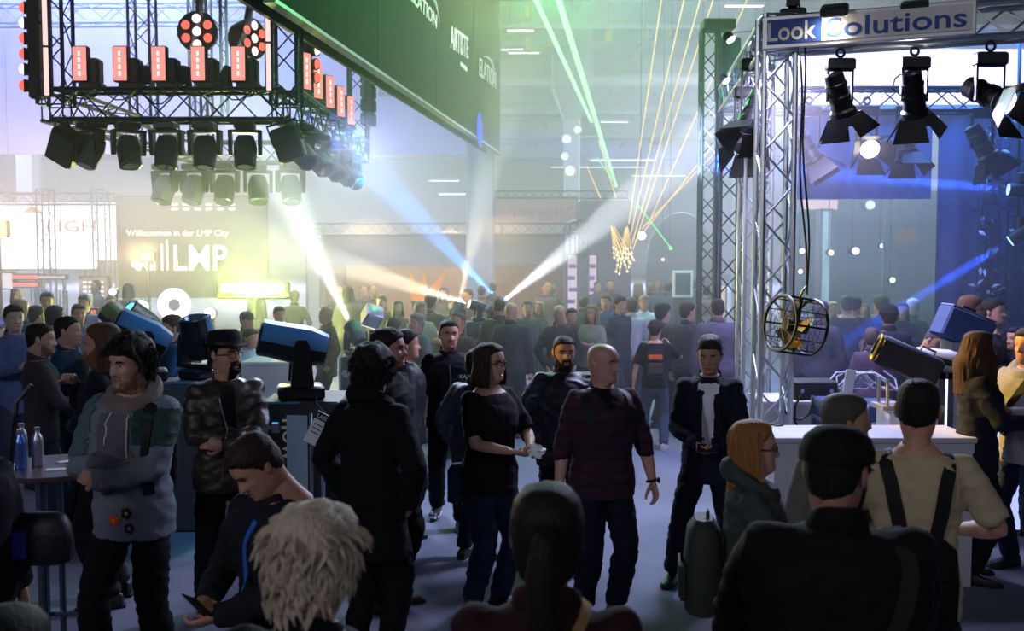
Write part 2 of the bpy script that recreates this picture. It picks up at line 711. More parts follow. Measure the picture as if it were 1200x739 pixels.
POSES = {
    'down': dict(r=(-.27, -.02, .83), l=(.27, -.02, .83), rc=.55, lc=.55),
    'crossed': dict(r=(.045, -.225, 1.165), l=(-.045, -.265, 1.125), re=(-1, -.05, -.7), le=(1, -.05, -.7), rd=(.85, .25, .22), ld=(-.85, .35, .12), rc=.35, lc=.3),
    'phone': dict(r=(-.05, -.33, 1.08), l=(.06, -.33, 1.07), re=(-1, .4, -1), le=(1, .4, -1), rc=.8, lc=.8),
    'hold': dict(r=(-.04, -.30, 1.20), l=(.08, -.30, 1.20), re=(-1, .3, -1), le=(1, .3, -1), rc=.85, lc=.85),
    'pocket': dict(r=(-.22, -.04, .93), l=(.22, -.04, .93), re=(-1, .6, 0), le=(1, .6, 0), rc=.8, lc=.8),
    'raise_r': dict(r=(-.20, -.30, 1.42), l=(.26, -.02, .83), re=(-1, .2, -1), le=(1, .5, 0), rc=.8, lc=.5),
    'hold_r': dict(r=(-.10, -.32, 1.16), l=(.26, -.03, .83), re=(-1, .4, -1), le=(1, .5, 0), rc=.9, lc=.5),
    'hips': dict(r=(-.24, -.12, 1.0), l=(.24, -.12, 1.0), re=(-1, .5, -.2), le=(1, .5, -.2), rc=.8, lc=.8),
    'back': dict(r=(-.14, .16, 1.0), l=(.14, .16, 1.0), re=(-1, .2, 0), le=(1, .2, 0), rc=.6, lc=.6),
    'table': dict(r=(-.20, -.36, 1.10), l=(.12, -.38, 1.10), re=(-1, .1, -1), le=(1, .1, -1), rc=.4, lc=.4),
    'chin': dict(r=(-.05, -.20, 1.40), l=(-.10, -.22, 1.12), re=(-1, -.1, -1), le=(1, -.1, -1), rc=.9, lc=.4),
}


def finish(me, name, mat, parent, wr=0.0, freq=9.0, seed=0.0, center=None, pred=None):
    """garment mesh from a remeshed body; wr = fold depth"""
    if wr > 0:
        sv = Vector((seed, seed * 1.7, seed * .6))
        nrm = [v.normal.copy() for v in me.vertices]
        for v, n_ in zip(me.vertices, nrm):
            q = v.co * freq + sv
            q.z *= 1.9
            w1 = noise.noise(q)
            w2 = noise.noise(q * 2.1)
            v.co += n_ * wr * ((1 - abs(w1)) ** 3 - .35 + .5 * w2)
    return link_mesh(name, me, mat, parent, True)


def person(label, px, ytop, Y, face=0, sex='m', build=1.0, pose='down', hair=('short', '1c1714'), skin='b98a72', top=('jacket', '20222a'), legs='15171f',
           shoes='141414', head=(0, 0, 0), lean=0.0, feet=None, lod=0, hx=0.0, group=None, under=None, z0=0.0, arms=None, face_parts=None, H=None, legkind='cloth',
           topkind='cloth', seat=False, collar='band', beard=None, seed=None, ret=False):
    seed = (px * .37 + Y * 3.1) if seed is None else seed
    base = W(px, ytop, Y)
    if H is None:
        H = base.z - z0 - hx
    s = H / 1.78
    root = thing('person', label, 'person', (base.x, Y, z0), R(face), group)
    A = dict(POSES[pose])
    if arms:
        A.update(arms)
    fem = sex == 'f'
    T = TORSO_F if fem else TORSO
    sh = (.150 if fem else .172) * (.6 + .4 * build)
    ln = R(lean)

    def bend(p):
        p = Vector(p)
        t = max(0, min(1, (p.z - .96) / .36))
        if t <= 0:
            return p
        c = Vector((0, 0, .98))
        return c + Matrix.Rotation(ln * t, 3, 'X') @ (p - c)      # positive leans towards -Y (forward)

    vox = (.016, .026, .040)[lod]
    hn = (44, 26, 16)[lod]
    # --- skeleton
    S = [bend((-sh, .012, 1.418)), bend((sh, .012, 1.418))]
    wrist, elbow = [], []
    for i, key in enumerate('rl'):
        sg = -1 if i == 0 else 1
        e, t = ik(S[i], Vector(A[key]), .30, .262, A.get(key + 'e', (sg * .8, .6, -.1)))
        elbow.append(e)
        wrist.append(t)
    feet = feet or ((-.115, .0, 0), (.115, .0, 0))
    hip, knee, ankle = [], [], []
    for i in (0, 1):
        sg = -1 if i == 0 else 1
        h = Vector((sg * .084, .008, .90))
        an = Vector((feet[i][0], feet[i][1] + .04, .085 + feet[i][2]))
        k, an = ik(h, an, .435, .425, (sg * .15, -1, 0))
        hip.append(h)
        knee.append(k)
        ankle.append(an)

    bld = build

    def torso(mb, z0_, z1_, ease, n=20, flare=0.0, e=2.4):
        zs = [z for z in (t[0] for t in T) if z0_ < z < z1_]
        zs = [z0_] + zs + [z1_]
        rings = []
        for z in zs:
            rx, ry, yo = table(T, z)
            ez = ease * (1 - .6 * sstep((z - 1.40) / .1))
            build = lerp(bld, 1.0, sstep((z - 1.36) / .1)) if bld > 1 else bld
            fl = flare * max(0, (1.0 - z))
            if ease > .01 and z < .95:
                rx, ry = max(rx, .168), max(ry, .112)
            rx, ry = rx * build + ez + fl, ry * (.35 + .65 * build) * (1.04 if build > 1 else 1) + ez + fl
            rg = []
            for i in range(n):
                a = 2 * PI * i / n
                c, q = math.cos(a), math.sin(a)
                r = (abs(c / rx) ** e + abs(q / ry) ** e) ** (-1 / e)
                rg.append(bend((r * c, yo + r * q, z)) if z > .9 else Vector((r * c, yo + r * q, z)))
            rings.append(rg)
        mb.loft(rings)

    def arm(mb, i, ease, upto, n=12):
        S_, E_, W_ = S[i], elbow[i], wrist[i]
        b = .5 + .5 * build
        k = .88 if fem else 1.0
        inn = S_.lerp(bend((0, .012, 1.40)), .55)
        pts = [inn, S_, S_.lerp(E_, .3), S_.lerp(E_, .8), E_, E_.lerp(W_, .25), E_.lerp(W_, .7), W_]
        rr = [.052, .056, .054, .046, .043, .045, .037, .029]
        if upto < 1:       # short sleeve: fraction of the whole arm
            pts, rr = pts[:3] + [S_.lerp(E_, min(.92, upto * 2))], rr[:3] + [.056]
        rr = [r * k * b + ease for r in rr]
        if upto > 1:
            pts[-1] = W_ + (W_ - E_).normalized() * .015
            rr[-1] = max(rr[-1], .036 + ease * .4)
        mb.tube(pts, rr, n)
        mb.ell(S_, [.056 * k * b + ease * .8] * 3, 10, 8)

    def leg(mb, i, ease, z_end=None, n=14):
        h, k, a = hip[i], knee[i], ankle[i]
        b = .45 + .55 * build
        pts = [h + Vector((0, 0, .06)), h.lerp(k, .12), h.lerp(k, .55), k, k.lerp(a, .25), k.lerp(a, .75), a]
        rr = [.074, .083, .076, .058, .060, .045, .038]
        rr = [r * b + ease * q for r, q in zip(rr, (.5, .7, 1, 1.1, 1.2, 1.6, 2.0))]
        mb.tube(pts, rr, n)

    # --- body
    bm_ = MB()
    torso(bm_, .80, 1.52, 0)
    for i in (0, 1):
        arm(bm_, i, 0, 1)
        leg(bm_, i, 0)
    gtop, gcol = top[0], top[1]
    sleeve = {'tee': .42, 'roll': .95}.get(gtop, 1.2)
    ease = {'tee': .012, 'shirt': .016, 'roll': .018, 'jacket': .026, 'hoodie': .030, 'coat': .034, 'suit': .022, 'puffer': .046, 'knit': .018}[gtop]
    hem = {'tee': .84, 'shirt': .82, 'roll': .80, 'jacket': .83, 'hoodie': .80, 'coat': .50, 'suit': .74, 'puffer': .80, 'knit': .84}[gtop]
    if len(top) > 2:
        hem = top[2]
    gm = MB()
    if hem < .80:
        # skirt of the garment below the hips
        rings = []
        rx, ry, yo = table(T, .86)
        for z in (hem, (hem + .8) / 2, .84, .90):
            fl = .045 * (0.9 - z) + ease
            w = [Vector(((rx * build + fl + .012) * math.cos(2 * PI * i / 20), yo + (ry * build + fl + .03 * (0.9 - z)) * math.sin(2 * PI * i / 20), z)) for i in range(20)]
            rings.append(w)
        gm.loft(rings)
        torso(gm, .84, 1.495, ease)
    else:
        torso(gm, hem, 1.495 if gtop != 'tee' else (1.452 if fem else 1.475), ease, flare=.03)
    for i in (0, 1):
        if sleeve == .95:
            S_, E_, W_ = S[i], elbow[i], wrist[i]
            keep = wrist[i]
            wrist[i] = E_.lerp(W_, .30)
            arm(gm, i, ease * .8, 1.2)
            wrist[i] = keep
        else:
            arm(gm, i, ease * (.75 if gtop != 'tee' else 1.0), sleeve)
    tm = MB()
    torso(tm, .80, 1.03, .004)
    for i in (0, 1):
        leg(tm, i, .016)
    its = [(bm_, vox * 1.3, 2), (gm, vox, 3), (tm, vox, 3)]
    bme, gme, tme = rm_many(its)
    wr = (.011, .008, 0)[lod]
    # head placement
    nb = bend((0, .012, 1.50))
    yaw, pit, rol = (R(q) for q in head)
    hr = Matrix.Rotation(yaw, 4, 'Z') @ Matrix.Rotation(pit + ln * .75, 4, 'X') @ Matrix.Rotation(rol, 4, 'Y')
    nd = Matrix.Rotation(ln * .8 + pit * .35, 3, 'X') @ Vector((0, -.012, .150))
    hs = 1.03
    HM = Matrix.Translation(nb + nd) @ hr @ Matrix.Scale(hs * (.96 if fem else 1.0), 4)
    zs = sorted(set([-.26, -.2, -.16, -.135, -.122, -.114, -.106, -.097, -.088, -.081, -.0745, -.0672, -.060, -.054, -.046, -.040, -.034, -.026, -.016, -.008, .0, .008, .016, .024,
                     .034, .046, .060, .074, .086, .096, .104, .111, .116, .1195])) if lod == 0 else \
        [-.26, -.165, -.13, -.114, -.097, -.0745, -.060, -.046, -.034, -.016, .0, .024, .05, .075, .095, .108, .116, .1195]
    hm = head_mesh(hn, zs, lod < 2)
    hm.xf(HM)
    full = MB()
    full.add([v.co for v in bme.vertices], [tuple(p.vertices) for p in bme.polygons])
    full.merge(hm)
    if lod < 2:
        for i, key in enumerate('rl'):
            d = (wrist[i] - elbow[i]).normalized()
            hd = A.get(key + 'd')
            if hd:
                d = Vector(hd).normalized()
            pn = Vector(A.get(key + 'n', (1 if i == 0 else -1, 0, 0)))       # palm faces the thigh by default
            if pose in ('phone', 'hold', 'hold_r', 'table') and key + 'n' not in A:
                pn = Vector(((.7 if i == 0 else -.7), 0, .7))
            if pose == 'crossed':
                pn = Vector((0, 1, -.2))
            y = -(pn - d * pn.dot(d)).normalized()
            x = y.cross(d)
            hv, hf = hand_mesh(A.get(key + 'c', .5))
            k = (.92 if fem else 1.03)
            mir = 1 if i == 0 else -1
            # thumb side: right hand +x with palm -y ; mirrored for the left
            if lod == 1:
                pass
            full.add([wrist[i] + (x * (p.x * -mir) + y * p.y + d * p.z) * k for p in hv], hf)
    else:
        for i in (0, 1):
            d = (wrist[i] - elbow[i]).normalized()
            full.ell(wrist[i] + d * .075, (.03, .024, .085), 8, 6, aim(d))
    bpy.data.meshes.remove(bme)
    me = full.mesh('body')
    bmq = bmesh.new()
    bmq.from_mesh(me)
    bmesh.ops.recalc_face_normals(bmq, faces=bmq.faces)
    bmq.to_mesh(me)
    bmq.free()
    sk = M('skin_' + skin, skin, .48, 0, .10, 30, .08, 200, .45)
    lipc = tuple(min(1, c * k) for c, k in zip([int(skin[i:i + 2], 16) / 255 for i in (0, 2, 4)], (.93, .78, .78)))
    lipm = M('lips_' + skin, '%02x%02x%02x' % tuple(int(c * 255) for c in lipc), .4)
    body = link_mesh('body', me, [sk, lipm], root, True)
    shirt = finish(gme, {'tee': 'tee_shirt', 'roll': 'shirt', 'suit': 'suit_jacket', 'knit': 'sweater', 'puffer': 'jacket'}.get(gtop, gtop), gcol if not isinstance(gcol, str) else CL(gcol, topkind), root,
                   wr * (1.2 if gtop in ('puffer', 'hoodie', 'jacket') else .8), 8, seed)
    trous = finish(tme, 'trousers', CL(legs, legkind), root, wr, 9, seed + 5)
    # shoes
    sm = CL(shoes, 'leather')
    for i in (0, 1):
        sg = -1 if i == 0 else 1
        a = ankle[i]
        fz = a.z - .085
        ang = feet[i][3] if len(feet[i]) > 3 else 12 * sg
        q = Matrix.Translation((a.x, a.y, fz)) @ Matrix.Rotation(R(ang), 4, 'Z')
        mb = MB()
        rings = []
        for y, w, h in ((.075, .022, .05), (.065, .034, .085), (.02, .038, .10), (-.04, .040, .085), (-.09, .046, .062), (-.15, .047, .050), (-.19, .036, .040), (-.205, .016, .028)):
            rings.append([Vector((w * x, y, max(0.0, z) * h)) for x, z in ((1, 0), (1.04, .35), (.8, .85), (.3, 1), (-.3, 1), (-.8, .85), (-1.04, .35), (-1, 0))])
        mb.loft(rings)
        mb.xf(q)
        so = mb.build('shoe', sm, root)
        if lod == 0 and isinstance(shoes, str):
            ms = MB().loft([[Vector((x * w, y, z)) for x, y, w in ((1, .085, .03), (1, .02, .043), (1, -.09, .05), (1, -.17, .046), (1, -.215, .018), (-1, -.215, .018), (-1, -.17, .046), (-1, -.09, .05), (-1, .02, .043), (-1, .085, .03))] for z in (0, .018)])
            ms.xf(q)
            ms.build('sole', M('sole_white', 'c9ccd2', .6) if shoes == '202024' else M('sole_dark', '0c0c0d', .7), so)
    # collar
    if collar and gtop not in ('tee',):
        r0 = {'band': (.076, .022), 'stand': (.074, .030), 'hood': (.100, .052), 'lapel': (.080, .020), 'polo': (.076, .020)}[collar]
        pts = []
        mb = MB()
        nn = 18
        rings = []
        for i in range(nn):
            a = 2 * PI * i / nn
            c, q = math.cos(a), math.sin(a)
            k = 1.0 + (.10 if collar == 'hood' else 0) * noise.noise((c * 2 + seed, q * 2, 1))
            dip = -.030 * sstep((-q + .2) / 1.2) if collar != 'hood' else -.06 * sstep((-q + .2) / 1.2)
            back = .03 * sstep(q)
            p = Vector((c * r0[0] * k, .016 + q * r0[0] * .95 * k, 1.495 + dip + back * (2.0 if collar == 'hood' else 1)))
            d = Vector((c, q, 0))
            rr = r0[1] * (1 + .25 * (noise.noise((c * 3 + seed, q * 3, 4)) if collar == 'hood' else 0))
            hgt = 1.0 if collar == 'hood' else 1.5
            rings.append([bend(p + d * .45 * rr * math.cos(2 * PI * j / 8) * (2.0 if collar == 'hood' else 1) + Vector((0, 0, rr * hgt * math.sin(2 * PI * j / 8)))) for j in range(8)])
        rings.append(rings[0])
        mb.loft(rings, False, False)
        cm = gcol if not isinstance(gcol, str) else CL(gcol, topkind)
        if len(top) > 3:
            cm = CL(top[3], topkind)
        mb.build('hood' if collar == 'hood' else 'collar', cm, shirt)
    # hair
    st, hc = hair[0], hair[1]
    hmats = HAIR(hc)
    nh = hn
    hz = [-.16, -.14, -.12, -.10, -.085, -.07, -.055, -.04, -.025, -.01, .0, .01, .02, .03, .04, .05, .06, .07, .08, .09, .098, .106, .112, .117, .1195]
    if lod:
        hz = hz[::2] if lod == 1 else [-.12, -.085, -.04, 0, .03, .05, .07, .09, .106, .117, .1195]
        if hz[-1] != .1195:
            hz.append(.1195)
    hb = None
    if st == 'short':
        hb = head_shell(nh, hz, hairline(), .014, .006 if lod == 0 else .003, 45, seed)
    elif st == 'crop':
        hb = head_shell(nh, hz, hairline(.064, .045, -.02, -.08, .02), .006, .001, 60, seed)
    elif st == 'receding':
        hb = head_shell(nh, hz, hairline(.092, .062, -.012, -.085, .02), .011, .004, 40, seed)
    elif st == 'buzz':
        hb = head_shell(nh, hz, hairline(.070, .05, -.012, -.06, .03), .003, 0, 60, seed)
    elif st in ('fluffy', 'curly'):
        k = .042 if st == 'curly' else .030
        hb = head_shell(nh, hz, hairline(.050 if st == 'fluffy' else .055, .03, -.045, -.115 if st == 'fluffy' else -.15, .03),
                        lambda a, z: k * (.75 + .5 * sstep((z - .02) / .08)), .016 if lod == 0 else .01, 26, seed)
    elif st == 'quiff':
        hb = head_shell(nh, hz, hairline(.062, .04, -.012, -.07), lambda a, z: .008 + .014 * sstep((z - .055) / .05), .004, 40, seed)
    elif st in ('bob', 'long', 'ponytail', 'longwild'):
        hb = head_shell(nh, hz, hairline(.078, .05, -.03, -.13, .015), .016, .003, 30, seed)
        if st != 'ponytail':
            L, a0, fl = {'bob': (-.15, .95, .02), 'long': (-.34, 1.38, .015), 'longwild': (-.32, .85, .05)}[st]
            n = 60 if lod == 0 else 14
            rows = 14 if lod == 0 else 8
            go, gi = [], []
            for r_ in range(rows + 1):
                t = r_ / rows
                z = lerp(.085, L, t)
                ro, ri = [], []
                for i in range(n + 1):
                    a = lerp(a0, 2 * PI - a0, i / n)
                    zz = max(z, -.10)
                    a_ = a if a <= PI else a - 2 * PI
                    rr = head_r(a_, max(zz, -.02)) * (1 if z > -.1 else lerp(1, .92, sstep((-.1 - z) / .2))) + .018 + fl * sstep((.05 - z) / .15)
                    rr += .007 * noise.noise((a * 9, z * 9 + seed, 0)) + (.006 if lod == 0 else .003) * noise.noise((a * 14 + 2 * noise.noise((a * 2, z * 5, seed)), z * 2.5, seed)) + .012 * noise.noise((a * 2.2, z * 4, seed + 4)) * sstep((.02 - z) / .12)
                    v = Vector((math.sin(a) * rr, -math.cos(a) * rr, z + (.012 * noise.noise((a * 5, seed, 3)) if r_ == rows else 0)))
                    ro.append(v)
                    ri.append(v - Vector((math.sin(a), -math.cos(a), 0)) * (.026 if z < 0 else .016))
                go.append(ro)
                gi.append(ri)
            rings = [o_ + i_[::-1] for o_, i_ in zip(go, gi)]
            hb.loft(rings)
        else:
            pts = [Vector((0, .108, .045)), Vector((0, .150, .030)), Vector((.005, .158, -.05)), Vector((.0, .150, -.16)), Vector((0, .145, -.27)), Vector((.01, .15, -.34))]
            hb.tube(pts, [.022, .030, .040, .038, .028, .008], 12)
            hb.torus((0, .122, .042), (0, 1, -.3), .022, .008, 12, 6)
    if lod == 0 and st in ('fluffy', 'curly', 'short', 'quiff'):
        wf_ = {'fluffy': hairline(.050, .03, -.045, -.115, .03), 'curly': hairline(.055, .03, -.045, -.15, .03), 'short': hairline(), 'quiff': hairline()}[st]
        t0_, ln_, nn_ = {'fluffy': (.028, .060, 900), 'curly': (.038, .048, 700), 'short': (.010, .022, 300), 'quiff': (.014, .026, 220)}[st]
        rr = random.Random(int(seed * 10))
        for _ in range(nn_):
            a, z = rr.uniform(-PI, PI), rr.uniform(-.15, .117)
            if wf_(a, z) < .9:
                continue
            p = head_pt(a, z)
            dr = Vector((math.sin(a), -math.cos(a), 0)).lerp((p - Vector((0, .005, -.03))).normalized(), sstep((z - .01) / .07)).normalized()
            p = p + dr * t0_ * .7
            tg_ = dr.cross(Vector((rr.uniform(-1, 1), rr.uniform(-1, 1), rr.uniform(-1, 1)))).normalized()
            l_ = ln_ * rr.uniform(.6, 1.2)
            dn_ = Vector((0, -.25 if z > .07 else .1, -1 if z < .08 else .2))
            dn_ = (dn_ - dr * dn_.dot(dr)).normalized()
            hb.tube([p, p + (dr * .28 + tg_ * .3 + dn_ * .9).normalized() * l_ * .5, p + (dr * .06 + tg_ * .42 + dn_).normalized() * l_], [l_ * .12, l_ * .11, l_ * .02], 4)
    if hb is not None and hb.f:
        hb.xf(HM)
        ho = hb.build('hair', hmats, root)
    if beard:
        bz = [z for z in zs if z > -.17 and z <= 0] if lod == 0 else [-.165, -.14, -.122, -.11, -.097, -.085, -.0745, -.065, -.060, -.052, -.046, -.034, -.016, 0]
        bb = head_shell(hn, bz, beardline(True, beard[0] != 'chin') if beard[0] != 'goatee' else (lambda a, z: (min((.55 - abs(a)) / .12, beardline()(a, z)))),
                        {'stubble': .0008, 'short': .006, 'full': .016, 'goatee': .012, 'chin': .02}[beard[0]], .002, 60, seed)
        bb.xf(HM)
        bb.build('beard', HAIR(beard[1]), root)
    # eyes and brows
    if lod == 0 and face_parts is not False:
        dk = M('iris_dark', '1a120d', .25)
        wh = M('eye_white', 'b9b4b0', .3)
        for s_ in (-1, 1):
            c = head_pt(s_ * .355, .003) * 1.0
            c = c + Vector((0, .0050, 0))
            e_ = MB().ell(c, (.0135, .0095, .0072), 10, 8).xf(HM).build('eye', wh, root)
            MB().ell(c + Vector((0, -.0072, 0)), (.0058, .0035, .0058), 8, 6).xf(HM).build('iris', dk, e_)
            pts = [head_pt(s_ * a, z, .0015) for a, z in ((.16, .022), (.30, .027), (.45, .026), (.56, .020))]
            MB().tube(pts, [.0035, .0045, .004, .0022], 6).xf(HM).build('eyebrow', hmats if st != 'bald' else HAIR('5a4636'), root)
            if True:
                lid = MB()
                pts = [head_pt(s_ * a, z, .0012) for a, z in ((.20, .0035), (.29, .0095), (.38, .0105), (.48, .006))]
                lid.tube(pts, [.002, .003, .003, .002], 5)
                lid.xf(HM).build('eyelid', sk, root)
    root.scale = (s, s, s)
    info = dict(root=root, HM=HM, S=S, elbow=elbow, wrist=wrist, bend=bend, s=s, top=shirt, body=body, legs=trous, T=T, ease=ease, hn=hn)
    return info


def on_surface(info, pts, off=.006, obj='top'):
    me = info[obj].data
    key = 'bvh_' + obj
    if key not in info:
        info[key] = BVHTree.FromPolygons([v.co for v in me.vertices], [tuple(p.vertices) for p in me.polygons])
    P, N = [], []
    for p in pts:
        c, n_, i, d = info[key].find_nearest(Vector(p))
        P.append(c + n_ * off)
        N.append(n_)
    return P, N


def strap(info, name, pts, width, mat, off=.004, obj='top', steps=5):
    q = []
    for a, b in zip(pts, pts[1:]):
        for i in range(steps):
            q.append(Vector(a).lerp(Vector(b), i / steps))
    q.append(Vector(pts[-1]))
    P, N = on_surface(info, q, off, obj)
    # smooth the normals and centres a little
    for _ in range(2):
        N = [(N[max(0, i - 1)] + N[i] * 2 + N[min(len(N) - 1, i + 1)]).normalized() for i in range(len(N))]
        P = [P[0]] + [(P[i - 1] + P[i] * 2 + P[i + 1]) / 4 for i in range(1, len(P) - 1)] + [P[-1]]
    return MB().strip(P, N, width, .008).build(name, mat, info['root'])


def glasses(info, mat, round_=False, dark=None):
    HM = info['HM']
    fr = MB()
    for s_ in (-1, 1):
        c = Vector((s_ * .034, -.106, .002))
        r = .023 if round_ else .024
        rings = []
        pts = []
        for i in range(17):
            a = 2 * PI * i / 16
            pts.append(c + Vector((r * math.cos(a) * (1 if round_ else 1.08), abs(math.cos(a)) * 0 + (.012 * (s_ * r * math.cos(a) + .02) / .04 if True else 0), r * math.sin(a) * (1 if round_ else .72))))
        fr.tube(pts, .0024, 6)
        fr.tube([c + Vector((s_ * .025, .012, .004)), Vector((s_ * .080, -.06, .006)), Vector((s_ * .083, .005, .004)), Vector((s_ * .081, .02, -.008))], .0024, 6)
    fr.tube([Vector((-.011, -.105, .005)), Vector((0, -.111, .008)), Vector((.011, -.105, .005))], .0024, 6)
    g = fr.xf(HM).build('glasses', mat, info['root'])
    if dark:
        ln_ = MB()
        for s_ in (-1, 1):
            ln_.disc(Vector((s_ * .034, -.105, .002)), (s_ * .12, -1, 0), .022, 14, .002)
        ln_.xf(HM).build('lens', dark, g)
    return g


def hat(info, mat, kind='trilby'):
    HM = info['HM']
    mb = MB()
    n = 28

    def rg(z, r, k=1.0, up=0.0):
        return [Vector((r * math.sin(2 * PI * i / n) * .88, .006 - r * math.cos(2 * PI * i / n), z + up * (math.sin(2 * PI * i / n) ** 2))) for i in range(n)]
    if kind == 'trilby':
        mb.loft([rg(.052, .116), rg(.050, .160, up=.018), rg(.056, .163, up=.020), rg(.060, .114), rg(.10, .110), rg(.14, .098), rg(.152, .082), rg(.146, .05), rg(.140, .01)], False, True)
        b = MB().loft([rg(.060, .1165), rg(.084, .1145)], False, False).xf(HM)
        o = mb.xf(HM).build('hat', mat, info['root'])
        b.build('hat_band', M('hat_band', '08080a', .5), o)
    elif kind == 'cap':
        mb.loft([rg(.030, .112), rg(.060, .112), rg(.095, .096), rg(.120, .062), rg(.128, .01)], False, True)
        o = mb.xf(HM).build('cap', mat, info['root'])
        br = MB()
        pts0, pts1 = [], []
        for i in range(11):
            a = -1.0 + 2.0 * i / 10
            pts0.append(Vector((.098 * math.sin(a), .006 - .110 * math.cos(a), .036)))
            pts1.append(Vector((.088 * math.sin(a), -.03 - .155 * math.cos(a * .9), .026 - .012 * abs(a))))
        br.loft([pts0 + pts0[::-1], [p + Vector((0, 0, .0)) for p in pts1] + [p + Vector((0, 0, -.004)) for p in pts1[::-1]]], False, True)
        br.xf(HM).build('peak', mat, o)
    elif kind == 'beanie':
        mb.loft([rg(.018, .116), rg(.045, .120), rg(.05, .116), rg(.09, .104), rg(.125, .068), rg(.138, .012)], False, True)
        o = mb.xf(HM).build('beanie', mat, info['root'])
    elif kind == 'headphones':
        o = MB().torus((0, .005, .02), (0, 1, 0), .098, .010, 20, 6, arc=PI, a0=0)
        for s_ in (-1, 1):
            o.ell((s_ * .092, .008, -.002), (.020, .034, .042), 12, 8)
        o = o.xf(HM).build('headphones', mat, info['root'])
    return o
# ------------------------------------------------------------------ the hall
def struct(name, mb, mat, parent=None):
    o = mb.build(name, mat, parent, smooth=False)
    if parent is None:
        o['kind'] = 'structure'
    return o


def no_nee(m):
    m.cycles.emission_sampling = 'NONE'
    return m


# carpet floor
fm = M('hall_carpet', '6a6e7e', .92, 0, .16, 1.3, .35, 240, .15)
struct('floor', MB().box((0, 52, -.05), (100, 120, .1)), fm)
struct('ceiling', MB().box((0, 62, 12.35), (100, 100, .3)), M('ceiling_deck', '6c727a', .8, 0, .1, .5))
struct('wall_back', MB().box((0, 112, 6), (100, .4, 12.4)), M('hall_wall', '8d939c', .8, 0, .1, .4))
struct('wall_left', MB().box((-49, 55, 6), (.4, 116, 12.4)), M('hall_wall', '8d939c'))
struct('wall_right', MB().box((49, 55, 6), (.4, 116, 12.4)), M('hall_wall', '8d939c'))
ceil = bpy.data.objects['ceiling']
bmatl = M('roof_steel', 'a9adb2', .6, .1, .08, .7)
dkst = M('roof_steel_dark', '70777f', .6, .1, .08, .7)
for i, (y, h) in enumerate(((41, .9), (46, .5), (52, 1.1), (58, .5), (64, 1.1), (71, .6), (78, 1.1), (86, .6), (95, 1.1), (104, .6))):
    struct('roof_beam', MB().box((0, y, 12.2 - h / 2), (99, .35, h)).box((0, y, 12.2 - h), (99, .7, .08)), bmatl if i % 2 == 0 else dkst, ceil)
for x in (-9, -3, 2.5, 6, 10, 15, 22):
    struct('roof_purlin', MB().box((x, 66, 11.95), (.3, 70, .4)), dkst, ceil)
for x, y, r in ((3.2, 50, .28), (8.0, 60, .3)):
    struct('air_duct', MB().cyl((x - 14, y, 10.7), (x + 14, y, 10.7), r, n=12), bmatl, ceil)
stripm = no_nee(EM('strip_lamp', 'ffffff', 3.0))
for k, (px, py, Y, w) in enumerate(((720, 143, 62, 1.6), (614, 62, 48, 1.4), (600, 58, 48, 1.0), (872, 7, 38, 1.4), (610, 36, 40, 1.0), (730, 188, 80, 5), (700, 196, 90, 8), (520, 212, 70, 2), (530, 228, 80, 2), (772, 206, 97, 5))):
    p = W(px, py, Y)
    t = thing('strip_light', ('bright ceiling strip light %s' % ['above the green laser end', 'beside the green lit banner corner', 'left of the two beside the banner corner', 'at the top edge near the right truss',
              'under the yellow hoists', 'in a long far row over the gold lasers', 'in the farthest long row', 'seen under the white banner', 'lower of the two under the white banner', 'behind the gold laser fan'][k]), 'lamp', p)
    MB().box((0, 0, .06), (w * 1.05, .25, .1)).build('housing', M('lamp_housing', 'c8ccd0', .5), t, False)
    MB().box((0, 0, 0), (w, .2, .04)).build('tube', stripm, t, False)
    for q in (-w * .4, w * .4):
        MB().cyl((q, 0, .1), (q, 0, 12.2 - p.z), .012, n=5).build('suspension', dkst, t)
# yellow chain hoists under the roof
ym = M('hoist_yellow', 'd8b020', .5, 0, .1)
ygl = M('hoist_chain', 'b89a30', .5, .3)
for k, (px, py, Y, h) in enumerate(((618, 14, 36, .8), (618, 52, 41, .8), (646, 48, 41, .8), (713, 42, 40, .8), (756, 40, 40, .8), (783, 38, 40, .6))):
    p = W(px, py, Y)
    t = thing('chain_hoist', 'yellow chain hoist under the roof, %s' % ['nearest one by the dark banner edge', 'first from the dark banner', 'second from the dark banner', 'just right of the green lasers', 'between green and gold lasers', 'beside the first gold laser'][k], 'hoist', p)
    MB().box((0, 0, 0), (.22, .2, h * .55), bev=.03).build('motor', ym, t)
    MB().cyl((.0, 0, h * .27), (0, 0, 12.0 - p.z), .02, n=5).build('chain', ygl, t)
    MB().torus((0, 0, -h * .36), (0, 1, 0), .07, .02, 10, 5).build('hook', dkst, t)
# concrete columns
cm = M('column_paint', '9aa0aa', .75, 0, .08, .8)


def column(nm, px0, px1, Y, top=12.2, cap=False, mat=cm):
    a, b = W(px0, 200, Y), W(px1, 200, Y)
    w = b.x - a.x
    x = (a.x + b.x) / 2
    mb = MB().box((x, Y, top / 2), (w, w, top), bev=w * .06)
    if cap:
        mb.loft([[Vector((x + sx * q, Y + sy * q, z)) for sx, sy in ((-1, -1), (1, -1), (1, 1), (-1, 1))] for q, z in ((w / 2, 8.2), (w * 1.25, 9.6), (w * 1.25, 12.2))])
    return struct(nm, mb, mat)


column('trim_1', 547, 579, 26.5, 5.6)
column('trim_2', 661, 679, 46, 12.2, True)
column('trim_3', 23, 43, 46, 12.2)
column('trim_4', 860, 880, 40, 12.2)
